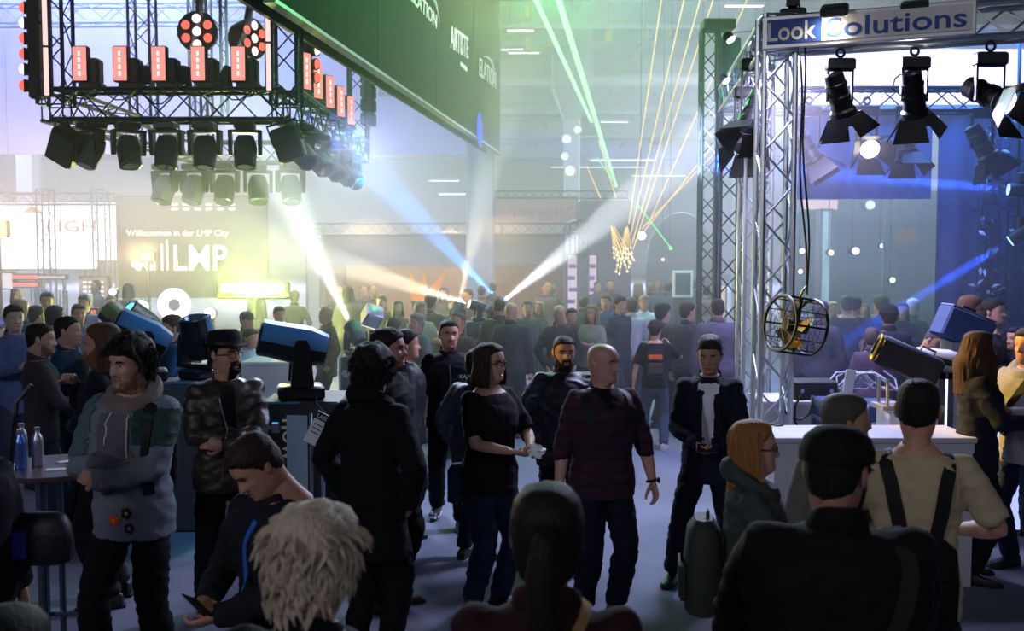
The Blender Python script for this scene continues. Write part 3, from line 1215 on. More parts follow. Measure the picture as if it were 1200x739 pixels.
# light spots thrown on the far column, painted as glowing discs
for k, (px, py, d) in enumerate(((664, 163, .40), (677, 152, .34), (662, 183, .34), (668, 200, .46))):
    p = W(px, py, 45.2)
    t = thing('thrown_spot', 'white round light spot on the far column, %s' % ['second from top', 'topmost beside the green laser', 'third from top', 'lowest and largest'][k], 'lamp', p)
    MB().disc((0, 0, 0), (0, 1, 0), d / 2, 20, .05).build('lens', no_nee(EM('thrown_spot_white', 'ffffff', 1.6)), t)
    MB().torus((0, 0, 0), (0, 1, 0), d / 2, .03, 20, 5).build('rim', dkst, t)
    MB().cyl((0, .03, 0), (0, .5, 0), .05, n=6).build('bracket', dkst, t)

# ------------------------------------------------------------------ black hanging fascia with lettering, white fascia behind it
ZB = 4.9
fA, fB = Vector((-2.42, 10.3, 0)), Vector((-.36, 26.2, 0))
fd = (fB - fA).normalized()
fn = Vector((fd.y, -fd.x, 0))          # faces right and towards the aisle
ang = math.atan2(fd.y, fd.x)
root = thing('hanging_fascia', 'large dark hanging header banner with white lettering, lit green at its corner', 'banner', (fA.x, fA.y, ZB), ang)
L = (fB - fA).length
bk = M('fascia_black', '08181b', .8, 0, .1, 2, 0, 60, .12)
for i in range(4):
    MB().box((L * (i + .5) / 4, .0, 2.35), (L / 4 - .02, .12, 4.7), bev=.01).build('panel', bk, root, False)
MB().box((L / 2, .3, 2.3), (L, .05, 4.6)).build('backing_frame', M('frame_dark', '15181a'), root, False)
MB().box((L / 2, -.02, -.02), (L, .13, .04)).build('edge_trim', M('edge_alu', '4a6a5c', .4, .6), root, False)
tw = M('fascia_lettering', 'd8e2e4', .5)
for k, (u0, z, sz, body, sx, sh_) in enumerate(((L * .415, .99, .95, 'ELATION', .62, 0), (L * .625, .93, 1.05, 'ARTISTE', .42, .1), (L * .665, .55, .28, 'SERIES', .5, 0), (L * .815, .67, 1.0, 'ELATION', .62, 0))):
    zz = {0: 3.05, 1: 2.35, 2: 1.75, 3: 2.0}[k]
    pass


def on_fascia(px, py):
    """fascia coordinates (along, up) of the banner point seen at a pixel"""
    o = Vector((0, 0, HC))
    d = W(px, py, 10) - o
    t = (fA - Vector((o.x, o.y, 0))).dot(fn) / Vector((d.x, d.y, 0)).dot(fn)
    p = o + d * t
    return (p - Vector((fA.x, fA.y, ZB))).dot(fd), p.z - ZB


def fascia_word(body, p0, p1, p2, shear=0.0, nm='lettering', bold=.01):
    """p0 baseline left, p1 baseline right, p2 top at the left end"""
    u0, z0 = on_fascia(*p0)
    u1, z1 = on_fascia(*p1)
    _, z2 = on_fascia(*p2)
    size = (z2 - z0) / .72
    o = text(nm, body, size, tw, root, (u0, -.064, z0), (PI / 2, 0, 0), ext=.004, shear=shear, bold=bold * .5)
    w = max(v.co.x for v in o.data.vertices)
    o.scale = ((u1 - u0) / w, 1, 1)
    tilt = math.atan2(z1 - z0, u1 - u0)
    o.rotation_euler = (PI / 2, -tilt, 0)
    return o


fascia_word('ELATION', (476, -1), (508, 34), (476, -20), .1)
fascia_word('ARTISTE', (524, 56), (546, 69), (524, 28), .15)
fascia_word('SERIES', (536, 77), (544, 84), (536, 72))
fascia_word('ELATION', (558, 88), (578.5, 104), (558, 66), .1)
for (a, b, c) in (((489, -6), (503, -2), (511, 26)), ((563, 66), (573, 76), (578, 92))):
    P = [on_fascia(*q) for q in (a, b, c)]
    pts = []
    for i in range(13):
        t = i / 12
        u = (1 - t) ** 2 * P[0][0] + 2 * t * (1 - t) * P[1][0] + t * t * P[2][0]
        z = (1 - t) ** 2 * P[0][1] + 2 * t * (1 - t) * P[1][1] + t * t * P[2][1]
        pts.append((u, -.066, z + .12 * math.sin(PI * t)))
    MB().tube(pts, [.005 + .03 * math.sin(PI * i / 12) for i in range(13)], 6).build('swoosh', tw, root)
# blue projected oval at the corner, a glowing flat ellipsoid
u, z = on_fascia(557.5, 152)
o = MB().ell((u, -.09, z), (.33, .03, .38), 20, 12)
o.build('blue_oval', no_nee(EM('oval_blue', '4b5cff', 1.3)), root)

for u_ in (1.0, L * .35, L * .68, L - .5):
    MB().cyl((u_, .2, 4.6), (u_, .2, 12.2 - ZB), .02, n=6).build('hanger', dkst, root)
wf = M('fascia_white', 'b4b8d2', .8, 0, .04, 1)
root = thing('white_banner', 'long white hanging banner behind the dark header with grey lettering', 'banner', (0, 26.3, 4.88))
for i in range(5):
    x1 = -.42 - i * 3.1
    MB().box((x1 - 1.55, 0, 2.35), (3.09, .1, 4.7)).build('panel', wf, root, False)
for x_ in (-2, -6, -10, -14):
    MB().cyl((x_, .08, 4.6), (x_, .08, 12.2 - 4.88), .02, n=6).build('hanger', dkst, root)
o = text('lettering', 'ELATION', 1.0, M('grey_letter', '7a7a88', .7), root, (0, -.06, 0), (PI / 2, 0, 0), shear=.25, bold=.02)
q0, q1 = W(442, 112, 26.2), W(520, 112, 26.2)
o.location = (q0.x, -.06, q0.z - 4.88)
ww = max(v.co.x for v in o.data.vertices)
o.scale = ((q1.x - q0.x) / ww, .95, 1)

# ------------------------------------------------------------------ far booth boxes in the middle
def panel(name, label, cat, px0, px1, py0, py1, Y, mat, t=.12, floor=False, hold=None):
    a, b = W(px0, py1, Y), W(px1, py0, Y)
    z0 = 0 if floor else a.z
    r_ = thing(name, label, cat, ((a.x + b.x) / 2, Y, z0))
    w, h = b.x - a.x, b.z - z0
    MB().box((0, 0, h / 2), (w, t, h), bev=.01).build('panel', mat, r_, False)
    e = .05
    fr = MB()
    for x in (-w / 2, w / 2):
        fr.box((x, 0, h / 2), (e, t * 1.2, h + e))
    for zz in (0, h):
        fr.box((0, 0, max(zz, e / 2)), (w + e, t * 1.2, e))
    fr.build('frame', M('panel_frame', '70747c', .4, .5), r_, False)
    if hold == 'post':
        for x in (-w * .42, w * .42):
            MB().cyl((x, t * .8, h * .9), (x, t * .8, -z0), .04, n=8).build('post', M('panel_frame', '70747c'), r_)
    elif hold:
        for x in (-w * .42, w * .42):
            MB().cyl((x, 0, h), (x, 0, hold - z0), .012, n=6).build('hanger', M('panel_frame', '70747c'), r_)
    return r_, w, h


gp = M('booth_grey', '8b8d94', .8, 0, .08, 1)
panel('booth_header', 'plain grey booth header under the long truss in the middle', 'panel', 381, 660, 276, 311, 28.3, gp, .2, hold='post')
panel('booth_wall', 'dark brown booth back wall under the grey header', 'panel', 378, 662, 311, 420, 31.5, M('booth_brown', '5a4a3c', .8), .15, True)
panel('booth_pillar', 'pale booth pillar left of the brown booth', 'panel', 362, 376, 280, 420, 27.6, M('booth_pale', 'a0a4a0', .8), .3, True)
tm_ = M('truss_alu', 'b9bec6', .35, .85, .05, 8)
tg_ = M('truss_grey', '80868e', .45, .6, .05, 8)
td_ = M('truss_dark', '1d2832', .5, .5, .05, 8)
a, b = W(372, 268, 28), W(668, 268, 28)
truss('long grey truss girder over the brown middle booth', a, b, .30, .33, tg_, r=.022)
truss('grey truss leg at the left of the brown middle booth', (a.x, 28, 0), (a.x, 28, a.z), .3, .33, tg_, r=.022, name='truss_tower')
truss('grey truss leg at the right of the brown middle booth', (b.x, 28, 0), (b.x, 28, b.z), .3, .33, tg_, r=.022, name='truss_tower')
c = W(684, 282, 25)
truss('short grey truss arm coming forward from the booth corner', b, (c.x, 25, b.z), .3, .33, tg_, r=.022)
truss('slim truss leg between two bright banners', (c.x, 25, 0), (c.x, 25, b.z), .22, .25, tg_, r=.018, name='truss_tower')
r_, w, h = panel('laser_sign', 'pink lit sign wall with faint grey lettering behind the truss', 'sign', 580, 676, 231, 263, 34, no_nee(EM('pink_sign', 'd8b4c4', .42)), .1, hold='post')
text('lettering', 'Laserworld Group', h * .42, M('sign_grey', '8a7c88'), r_, (-w * .28, -.06, h * .32), (PI / 2, 0, 0), sx=.95)
truss('far thin truss on top of the pink sign wall', W(578, 228, 33.9), W(735, 228, 33.9), .24, .3, td_, r=.02)
panel('booth_block', 'tall plain lavender block behind the gold laser net', 'panel', 679, 736, 237, 420, 33, M('booth_lavender', '77788e', .8), 1.2, True)
ban = EM('banner_glow', 'e8d2ea', .9)
for k, (x0, x1) in enumerate(((664, 677), (689, 700))):
    r_, w, h = panel('light_banner', ['glowing pink white banner left of the slim truss leg', 'glowing pink white banner right of the slim truss leg'][k], 'banner', x0, x1, 298, 420, 26.5, no_nee(ban), .08, True)
    for j in range(5):
        MB().box((rnd.uniform(-.04, .04), -.05, h * (.35 + .13 * j)), (w * .7, .02, .10)).build('print', M('banner_print', ['8a64b8', 'c05a80', '6a70c8', 'b04a70', '7a58a0'][j]), r_, False)
# far things at the end of the aisle
panel('far_screen', 'bright white screen at the far end of the aisle', 'screen', 776, 796, 321, 341, 45, no_nee(EM('far_white', 'f4f6f8', 1.0)), .1, hold='post')
panel('far_light_box', 'glowing cream light box behind the dark towers', 'light box', 833, 850, 333, 372, 36, no_nee(EM('cream_box', 'ffe9c8', .8)), .3, True)
p0, p1 = W(796, 345, 40), W(815, 345, 40)
mb = MB()
pts = [Vector((p0.x + 1.3 * math.cos(a_) * 1.0, 40, 2.0 + 1.9 * math.sin(a_))) for a_ in [PI * i / 14 for i in range(15)]]
arch = thing('dark_arch', 'dark rounded arch panel at the end of the aisle', 'panel', (p0.x, 40, 0))
MB().loft([[Vector((q.x - p0.x, yy, q.z)) for q in pts] + [Vector((-1.3, yy, 0)), Vector((1.3, yy, 0))] for yy in (-.15, .15)]).build('panel', M('arch_dark', '4a5350', .8), arch, 40)
MB().tube([Vector((q.x - p0.x, -.18, q.z)) for q in pts], .05, 6).build('rim', M('arch_rim', '8a9090', .5), arch)
ph = W(787, 330, 22)
fr = thing('picture_stand', 'tall white framed display stand beside the dark tower', 'display', (W(800, 330, 20).x, 20, 0))
MB().box((0, 0, 1.78), (.40, .05, .52)).build('frame', M('white_paint', 'dcdcdc', .5), fr, False)
MB().box((0, -.03, 1.78), (.30, .02, .42)).build('picture', M('display_grey', '565c5c', .4), fr, False)
MB().box((0, 0, .76), (.34, .06, 1.5)).build('panel', M('display_dark', '3a4246', .6), fr, False)
MB().box((0, 0, .02), (.5, .4, .04)).build('foot', M('display_dark', '3a4246', .6), fr, False)

# ------------------------------------------------------------------ laser beams: lit haze painted as glowing tubes
def beamline(label, a, b, r, mat, group=None):
    a, b = Vector(a), Vector(b)
    o = MB().cyl(Vector((0, 0, 0)), b - a, r, n=8).build('laser_beam', mat, None)
    o.location = a
    return tag(o, label, 'laser beam', group)


lg = no_nee(EM('laser_green', '86ff90', 3.4))
lg2 = no_nee(EM('laser_green_thin', '60ff80', 1.6))
ly = no_nee(EM('laser_gold', 'ffd27a', 1.7))
beamline('thick green laser beam, the right and longer of the two', W(722, 218, 34), W(648, -22, 12), .040, lg)
beamline('thick green laser beam, the left and shorter of the two', W(693, 142, 24), W(618, -22, 11.5), .030, lg)
beamline('thin green laser line falling to a green dot', W(746, 238, 30), W(786, 290, 34), .022, lg2)
beamline('thin green laser spike left of the thick beam foot', W(722, 216, 34), W(700, 185, 33), .02, lg2)
gold = ((778, 0, 737, 262), (806, 0, 739, 275), (826, 0, 741, 285), (842, 0, 742, 292), (884, 0, 760, 262), (858, 142, 746, 282), (858, 158, 752, 268), (702, 165, 722, 232), (688, 195, 704, 232))
gn = ['leftmost of the long fan', 'second of the long fan', 'third of the long fan', 'fourth of the long fan', 'rightmost running up to the lamps', 'short steep one ending at the dark tower', 'lower short one ending at the dark tower', 'crossing left of the green beam', 'farthest left by the column']
for k, (x0, y0, x1, y1) in enumerate(gold):
    beamline('thin gold laser line, ' + gn[k], W(x1, y1, 29), W(x0, y0 - (20 if y0 == 0 else 0), 24 if y0 == 0 else 27), .013, ly)
net = thing('laser_net', 'hanging net of gold laser threads with bright tips', 'laser effect', W(728, 262, 30))
o0 = W(728, 262, 30)
for k in range(13):
    top_ = W(716 + (k % 2) * 17 + k * .25, 264 + rnd.uniform(0, 5), 30 + .04 * k)
    bot = W(720 + k * 1.9, rnd.uniform(300, 322), 30 + .04 * k)
    MB().cyl(top_ - o0, bot - o0, .012, n=5).build('thread', ly, net)
    for q in (1, .85, .68):
        MB().ell((bot - o0) * q + (top_ - o0) * (1 - q), (.035, .035, .035), 6, 5).build('tip', no_nee(EM('gold_tip', 'fff0c0', 2.0)), net)
for k, (px, py, Y, r, c) in enumerate(((786, 291, 34, .06, '60ff80'), (822, 298, 34, .05, '60ff80'), (777, 304, 34, .05, 'ffffff'), (752, 276, 30, .13, 'ffffff'), (840, 296, 34, .04, '8080ff'))):
    p = W(px, py, Y)
    t = thing('pin_lamp', ['green lamp dot below the gold lasers', 'small green lamp dot near the dark tower', 'small white lamp dot under the green dot', 'white round lamp beside the gold laser net', 'tiny blue lamp dot near the dark tower'][k], 'lamp', p)
    MB().ell((0, 0, 0), (r, r, r), 10, 8).build('lens', no_nee(EM('pin_' + c, c, 2.5)), t)
    MB().cyl((0, r * .5, 0), (0, r * 3, 0), r * 1.2, n=10).build('housing', td_, t)
    MB().cyl((0, r * 3, 0), (0, r * 3, 12 - p.z), .012, n=5).build('hanger', td_, t)
# ------------------------------------------------------------------ stage lamps
MB_BODY = M('lamp_body', '1a242a', .35, .2, .1, 10, 0, 60, .5)
MB_GLOSS = M('lamp_shell', '1b3140', .45, .1, .1, 10, 0, 60, .6)
MB_YOKE = M('lamp_yoke', '0f1418', .4, .2)


def rrect(w, h, z, e=3.5, n=16):
    out = []
    for i in range(n):
        a = 2 * PI * (i + .5) / n
        c, s_ = math.cos(a), math.sin(a)
        r = (abs(c / w) ** e + abs(s_ / h) ** e) ** (-1 / e)
        out.append(Vector((r * c, r * s_, z)))
    return out


def moving_head(label, loc, d, size=1.0, hang=False, lens=None, beam=None, group=None, long=1.0, name='moving_head', shell=None, cat='stage light', lodp=True):
    """base, yoke, swivelling head with a lens; d = where the lens looks"""
    loc = Vector(loc)
    d = Vector(d).normalized()
    root = thing(name, label, cat, loc, 0, group)
    up = -1 if hang else 1
    pan = math.atan2(d.y, d.x)
    ax = Vector((-math.sin(pan), math.cos(pan), 0))            # yoke axis
    Rz = Matrix.Rotation(pan, 3, 'Z')
    k = size
    b = MB().box((0, 0, up * .055 * k), (.36 * k, .30 * k, .11 * k), Rz, bev=.02 * k)
    b.build('base', MB_YOKE, root)
    piv = Vector((0, 0, up * .42 * k))
    y = MB()
    y.box((0, 0, up * .135 * k), (.14 * k, .44 * k, .05 * k), Rz, bev=.012 * k)
    for s_ in (-1, 1):
        c = ax * s_ * .215 * k
        y.loft([[c + Vector((0, 0, up * z * k)) + Rz @ Vector((x * k, yy * k, 0)) for x, yy in ((-w, -.028), (w, -.028), (w, .028), (-w, .028))] for z, w in ((.12, .09), (.30, .075), (.44, .06), (.485, .035))])
    y.build('yoke', MB_YOKE, root, 30)
    A = aim(d)
    # align the head's wide side with the yoke axis
    hz = d
    hx = ax
    hy = hz.cross(hx)
    Q = Matrix((hx, hy, hz)).transposed()
    hm_ = MB()
    Lq = long
    secs = ((-.215, .085, .075), (-.20, .125, .115), (-.05, .165, .15), (.06, .16, .145), (.19 * Lq, .150, .135), (.25 * Lq, .152, .137), (.262 * Lq, .135, .12), (.245 * Lq, .125, .11))
    hm_.loft([[piv + Q @ (p * k) for p in rrect(w, h, z)] for z, w, h in secs], True, True)
    h = hm_.build('head', MB_BODY, root, 35)
    # top cover plate
    cv = MB()
    cu = Vector((0, 0, 1)) - hz * hz.z
    sgn = 1 if hy.z >= 0 else -1
    rings = []
    for z, w, hh in secs[1:6]:
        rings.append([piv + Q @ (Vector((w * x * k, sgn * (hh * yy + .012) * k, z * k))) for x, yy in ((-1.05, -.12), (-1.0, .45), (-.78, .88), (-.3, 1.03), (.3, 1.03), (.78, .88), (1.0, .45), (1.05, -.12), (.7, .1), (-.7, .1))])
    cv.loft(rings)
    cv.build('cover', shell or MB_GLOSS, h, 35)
    lm = lens or M('lens_glass', '20282e', .05, 0, .05, 5, 0, 60, .8)
    lp = piv + hz * .252 * k * Lq
    MB().disc(lp, hz, .112 * k, 18, .012).build('lens', lm, h)
    wp = loc + piv + hz * .30 * k * Lq
    if beam:
        c_, e_, an = beam[:3]
        lamp('SPOT', 'beam_light', wp, wp + d, e_, lin(c_) if isinstance(c_, str) else c_, .05 * k, an, beam[3] if len(beam) > 3 else .35, parent=root)
    return root


white_lens = no_nee(EM('lens_white', 'ffffff', 6.0))
pink = no_nee(EM('strobe_pink', 'ff9f94', 1.15))
red = no_nee(EM('lamp_red', 'ff6a58', 1.5))
redw = no_nee(EM('lamp_core', 'ffd8dc', 2.0))
blk = M('matte_black', '0d1114', .5, .1)

# ------------------------------------------------------------------ the flown truss rig
YR0, YR1 = 12.0, 17.6
xl, xr = W(66, 124, YR0).x, W(336, 124, YR0).x
zc = W(200, 124, YR0).z
S_R = .34
rigm = M('rig_black', '1e2a30', .45, .4, .1, 10)
truss('dark front girder of the hanging truss rig', (xl, YR0, zc), (xr, YR0, zc), S_R, .34, rigm, r=.026, single=True)
truss('dark rear girder of the hanging truss rig', (xl, YR1, zc), (xr, YR1, zc), S_R, .34, rigm, r=.026)
truss('dark right side girder of the rig running to the back', (xr, YR0, zc), (xr, YR1, zc), S_R, .34, rigm, r=.026)
truss('dark left side girder of the rig running to the back', (xl, YR0, zc), (xl, YR1, zc), S_R, .34, rigm, r=.026)
for nm, x, y in (('front left', xl, YR0), ('front right', xr, YR0), ('rear left', xl, YR1), ('rear right', xr, YR1)):
    truss('dark %s upright of the hanging truss rig' % nm, (x, y, zc), (x, y, 12.2), .30, .32, rigm, r=.024, name='truss_tower')
truss('dark upright inside the rig behind the strobes', (W(167, 50, 15).x, 15, zc + .25), (W(167, 50, 15).x, 15, 12.2), .3, .32, rigm, r=.022, name='truss_tower')
truss('dark upright behind the round red lamp cluster', (W(250, 50, 15).x, 15, zc + .25), (W(250, 50, 15).x, 15, 12.2), .3, .32, rigm, r=.022, name='truss_tower')
truss('pale cross girder at the top behind the rig', W(-20, 18, 19), W(330, 16, 19), .34, .4, M('rig_pale', '8a94a8', .5, .4), r=.026)


def pixel_bar(label, x, y, z0, z1):
    t = thing('pixel_bar', label, 'light bar', (x, y, z0))
    MB().box((0, .05, (z1 - z0) / 2), (.09, .08, z1 - z0), bev=.01).build('housing', blk, t, False)
    n = 4
    h = (z1 - z0) / n
    for i in range(n):
        MB().box((0, 0, h * (i + .5)), (.045, .03, h - .03)).build('tube', no_nee(EM('bar_glow', 'ffd0cc', 1.35)), t, False)


pixel_bar('glowing pink light bar on the left rig upright', W(55, 113, 11.75).x, 11.75, W(55, 113, 11.75).z, 6.4)
pixel_bar('glowing pink light bar on the right rig upright', W(315, 107, 11.75).x, 11.75, W(315, 107, 11.75).z, 6.4)


def lamp_column(label, px, ys, Y, side, bodyx):
    p = W(px, ys[-1], Y)
    t = thing('lamp_column', label, 'stage light', p)
    hh = W(px, ys[0], Y).z - p.z
    MB().box((bodyx, 0, hh / 2), (.14, .2, hh + .3), bev=.02).build('housing', blk, t, False)
    for i, y in enumerate(ys):
        q = W(px, y, Y) - p
        MB().cyl(q + Vector((bodyx, .02, 0)), q + Vector((side * .01, -.05, 0)), .05, .075, 12).build('reflector', blk, t)
        l = MB().ell(q + Vector((0, -.06, 0)), (.062, .03, .062), 12, 8)
        l.build('lens', redw if i in (1, 4) else red, t)


lamp_column('column of six round red lamps at the far left of the rig', 31, (10, 28, 46, 64, 82, 101), 12, -1, .13)
lamp_column('column of red lamps on the rear right side of the rig', 371, (44, 60, 76, 92), 13.2, 1, -.14)


def strobe(label, loc, face, w=.15, h=.38):
    t = thing('strobe', label, 'stage light', loc, face, 'strobes on the rig')
    MB().box((0, .0, h / 2), (w + .03, .10, h + .03), bev=.012).build('body', blk, t, False)
    MB().box((0, -.055, h / 2), (w, .02, h)).build('panel', pink, t, False)
    for q in (.2, .4, .6, .8):
        MB().box((0, -.068, h * q), (.022, .01, h * .13)).build('lamp_strip', redw, t, False)
    MB().box((.11, .10, h * .32), (.16, .18, h * .8), bev=.03).build('yoke', blk, t)
    MB().box((.08, .10, -.05), (.26, .2, .10), bev=.02).build('base', blk, t)
    MB().torus((.08, .10, -.1), (0, 1, 0), .06, .014, 10, 5).build('clamp', rigm, t)


ordn = ['leftmost', 'second', 'middle', 'fourth', 'rightmost']
for i, px in enumerate((96, 143, 188, 234, 281)):
    strobe('glowing pink strobe on the front girder, %s of five' % ordn[i], W(px, 95, 11.95), 0)
for i, (px, py) in enumerate(((373, 92), (386, 107), (399, 114), (411, 122), (422, 128))):
    Y = 2.45 * 1200 / (600 - px)
    strobe('pink strobe seen edge on along the right girder, %s' % ['nearest', 'second nearest', 'middle one', 'second farthest', 'farthest'][i], (xr, Y, zc + S_R / 2 + .17), R(58), .15, .44)


for i, (px, tx, ty) in enumerate(((167, 150, -60), (212, 262, -60), (262, 330, -40))):
    c = Vector((W(px, 104, 12).x, 12.1, zc + S_R / 2 + .01))
    moving_head('small beam head between the strobes throwing a white streak upward, %s' % ['left', 'middle', 'right'][i], c, W(tx, ty, 12.6) - c, .42, lens=white_lens, beam=('eef4ff', 5000, 6, .5), group='beam heads on the rig')


def wash(label, c, d, rad=.24):
    """round wash lamp with seven lenses"""
    t = thing('wash_light', label, 'stage light', c)
    d = Vector(d).normalized()
    Q = aim(d)
    MB().loft([[Q @ p for p in rrect(r_, r_, z, 2.0)] for r_, z in ((.10, -.28), (.20, -.24), (rad, -.10), (rad * 1.06, 0), (rad * .98, .015))]).build('head', blk, t)
    MB().cyl(Q @ Vector((0, 0, -.12)) + Vector((0, 0, .1)), Vector((0, .1, .75)), .05, n=8).build('arm', blk, t)
    for i in range(7):
        a = PI / 2 + 2 * PI * i / 6
        q = Vector((0, 0, .02)) if i == 6 else Vector((math.cos(a) * rad * .66, math.sin(a) * rad * .66, .02))
        MB().ell(Q @ q, (.056, .056, .025), 12, 8, Q).build('lens', redw if i in (3, 6, 0) else red, t)


wash('round wash lamp with seven glowing lenses above the strobes', W(231, 37, 13), (0, -1, -.05))
wash('round wash lamp turned sideways beside the right light bar', W(297, 45, 13), (.9, -.45, 0))

zt = zc - S_R / 2
# heads hanging below the front girder
for i, px in enumerate((107, 150, 195, 240, 287)):
    d = ((-.3, -.35, -.9), (.2, -.3, -.9), (0, -.3, -1), (0, -.25, -1), (.05, -.3, -1))[i]
    moving_head('moving head hanging under the front girder, %s of five' % ordn[i], (W(px, 143, 12).x, 12, zt - .02), d, .78, True, group='moving heads under the rig', lens=None)
for i, px in enumerate((193, 227, 263, 302, 340)):
    moving_head('moving head hanging from the rear girder, %s of the low row' % ordn[i], (W(px, 185, YR1).x, YR1, zt - .02), (.1 * (i - 2), -.4, -1), 1.0, True, group='moving heads under the rig')
for i, px in enumerate((352, 372, 388, 402, 412)):
    Y = 2.45 * 1200 / (600 - px)
    moving_head('dark moving head under the right girder, %s' % ['nearest', 'second nearest', 'middle one', 'second farthest', 'farthest'][i], (-2.5, Y + .3, zt - .02), (.8, -.5, -.8), .8, True, group='moving heads under the rig')
# flood panels at the corners
for lab, px, py, Y, rot, wv in (('large tilted square flood lamp at the left rig corner', 76, 172, 11.9, (.5, .0, .55), .42), ('large tilted dark flood lamp at the right rig corner', 338, 168, 11.9, (.2, 0, -.30), .40)):
    c = W(px, py, Y)
    t = thing('flood_lamp', lab, 'stage light', c)
    Q = (Matrix.Rotation(rot[2], 3, 'Y') @ Matrix.Rotation(rot[0], 3, 'X'))
    MB().box((0, 0, 0), (wv * .8, .2, wv), Q, bev=.03).build('body', blk, t)
    for j in range(5):
        MB().box(Q @ Vector((0, .12, (j - 2) * .07)), (wv * .7, .05, .03), Q).build('cooling_fin', rigm, t)
    MB().box(Q @ Vector((0, -.105, 0)), (wv * .7, .01, wv * .86), Q).build('glass', M('flood_glass', '26333a', .2), t, False)
    MB().tube([Q @ Vector((-wv * .43, 0, 0)), Q @ Vector((-wv * .43, 0, wv * .62)), Q @ Vector((wv * .43, 0, wv * .62)), Q @ Vector((wv * .43, 0, 0))], .016, 6).build('bracket', rigm, t)
    MB().cyl(Q @ Vector((0, 0, wv * .62)), (0, 0, zt - c.z + .04), .02, n=6).build('hanger', rigm, t)
# speaker column at the far right end of the rig
c = W(432, 148, 17.6)
t = thing('speaker_column', 'tall dark speaker column at the far right end of the rig', 'speaker', c)
hh = W(432, 83, 17.6).z - c.z
for i in range(4):
    MB().box((0, 0, hh * (i + .5) / 4), (.24, .3, hh / 4 - .02), bev=.02).build('cabinet', M('speaker_grey', '343444', .6), t, False)
MB().cyl((0, 0, hh), (0, 0, 9 - c.z), .02, n=5).build('hanger', rigm, t)
# hanging cables of the rig
for k in range(6):
    x0 = lerp(xl, xr, (k + .3) / 6)
    pts = [Vector((x0 + .09 * j, 11.8, zc + .2 - .12 * math.sin(PI * j / 5) * (1 + .4 * (k % 3)))) for j in range(6)]
    tag(MB().tube(pts, .009, 5).build('cable', blk), 'black cable loop sagging on the front rig girder, number %s from the left' % ['one', 'two', 'three', 'four', 'five', 'six'][k], 'cable', 'cables on the rig')

# ------------------------------------------------------------------ far left LED walls
def screen(name, label, px0, px1, py0, py1, Y, mat, t=.12):
    a, b = W(px0, py1, Y), W(px1, py0, Y)
    r_ = thing(name, label, 'screen', ((a.x + b.x) / 2, Y, a.z))
    w, h = b.x - a.x, b.z - a.z
    MB().box((0, 0, h / 2), (w, .03, h)).build('display', mat, r_, False)
    MB().box((0, .1, h / 2), (w + .06, .15, h + .06)).build('cabinet', blk, r_, False)
    for x in (-w * .4, w * .4):
        MB().cyl((x, .12, 0), (x, .12, -a.z), .05, n=8).build('post', tg_, r_)
    return r_, w, h


r_, w, h = screen('led_wall', 'large white LED wall with thin orange lettering', -40, 112, 237, 315, 32, EM('led_white', 'f6f2ff', 2.0))
om = M('orange_print', 'c98a3a', .6)
text('lettering', 'LIGHT', h * .235, no_nee(EM('orange_letters', 'd59a52', .9)), r_, (w * .12, -.03, h * .56), (PI / 2, 0, 0), sx=1.5)
MB().add([(-.35, -.03, h * .84), (.35, -.03, h * .84), (0, -.03, h * .95)], [(0, 1, 2)]).xf(Matrix.Translation((w * .02, 0, 0))).build('roof_mark', no_nee(EM('orange_letters', 'd59a52', .9)), r_, False)
screen('led_strip', 'narrow white LED wall strip beside the orange glow', 113, 135, 237, 305, 31.5, EM('led_white', 'f6f2ff', 2.0))
r_, w, h = screen('projection_wall', 'tall dim screen with white welcome line and large logo letters', 136, 312, 230, 348, 34, EM('led_dim', '8d7f70', .30))
wl = no_nee(EM('white_letters', 'fff6e8', 2.2))
text('lettering', 'Willkommen in der LMP City', h * .085, wl, r_, (-w * .42, -.03, h * .61), (PI / 2, 0, 0), sx=1.0)
text('logo', 'LMP', h * .36, wl, r_, (-w * .125, -.03, h * .27), (PI / 2, 0, 0), sx=.86, bold=.008)
for j, (x, hh) in enumerate(((-.19, .26), (-.155, .30), (-.24, .16), (-.29, .10))):
    MB().box((w * x, -.03, h * (.27 + hh / 2)), (w * .012, .01, h * hh)).build('logo_bar', wl, r_, False)
for j in range(5):
    MB().ell((-w * (.27 + .025 * j), -.03, h * (.30 + .03 * (j % 3))), (w * .022, .01, h * .035), 10, 6).build('logo_dot', wl, r_)
for j in range(6):
    for q in (0, 1):
        MB().box((w * (-.10 + .075 * j), -.03, h * (.92 - .045 * q)), (w * .04, .01, h * .02)).build('dash', wl, r_, False)
for k, (px0, px1, py0, py1, Y, c, lab) in enumerate(((-10, 14, 320, 338, 27, 'f4f0ff', 'small white sign at the far left above the crowd'), (15, 44, 322, 327, 27, 'ff8890', 'upper red sign strip on the far left booth'), (15, 44, 331, 336, 27, 'ff8890', 'lower red sign strip on the far left booth'),
                                             (44, 76, 323, 326, 27, 'd8d0e8', 'pale sign strip beside the red strips'), (98, 112, 363, 369, 18, 'ff5a60', 'small red display behind the crowd on the left'))):
    screen('sign', lab, px0, px1, py0, py1, Y, no_nee(EM('sign_' + c, c, .9)))
r_, w, h = screen('price_board', 'dark board with rows of small white dashes on the left', 94, 126, 325, 352, 26, M('board_dark', '545064', .6))
for j in range(4):
    for q in range(4):
        MB().box((w * (-.3 + .2 * q), -.03, h * (.2 + .2 * j)), (w * .12, .01, h * .06)).build('dash', wl, r_, False)
for k, (px, y0) in enumerate(((45, 338), (54, 338), (74, 340), (103, 345))):
    p = W(px, 400, 19)
    truss('white truss leg in the far left crowd, %s' % ['leftmost', 'second', 'third', 'rightmost by the red display'][k], (p.x, 19, 0), (p.x, 19, W(px, y0, 19).z), .14, .18, tm_, r=.014, name='truss_tower')
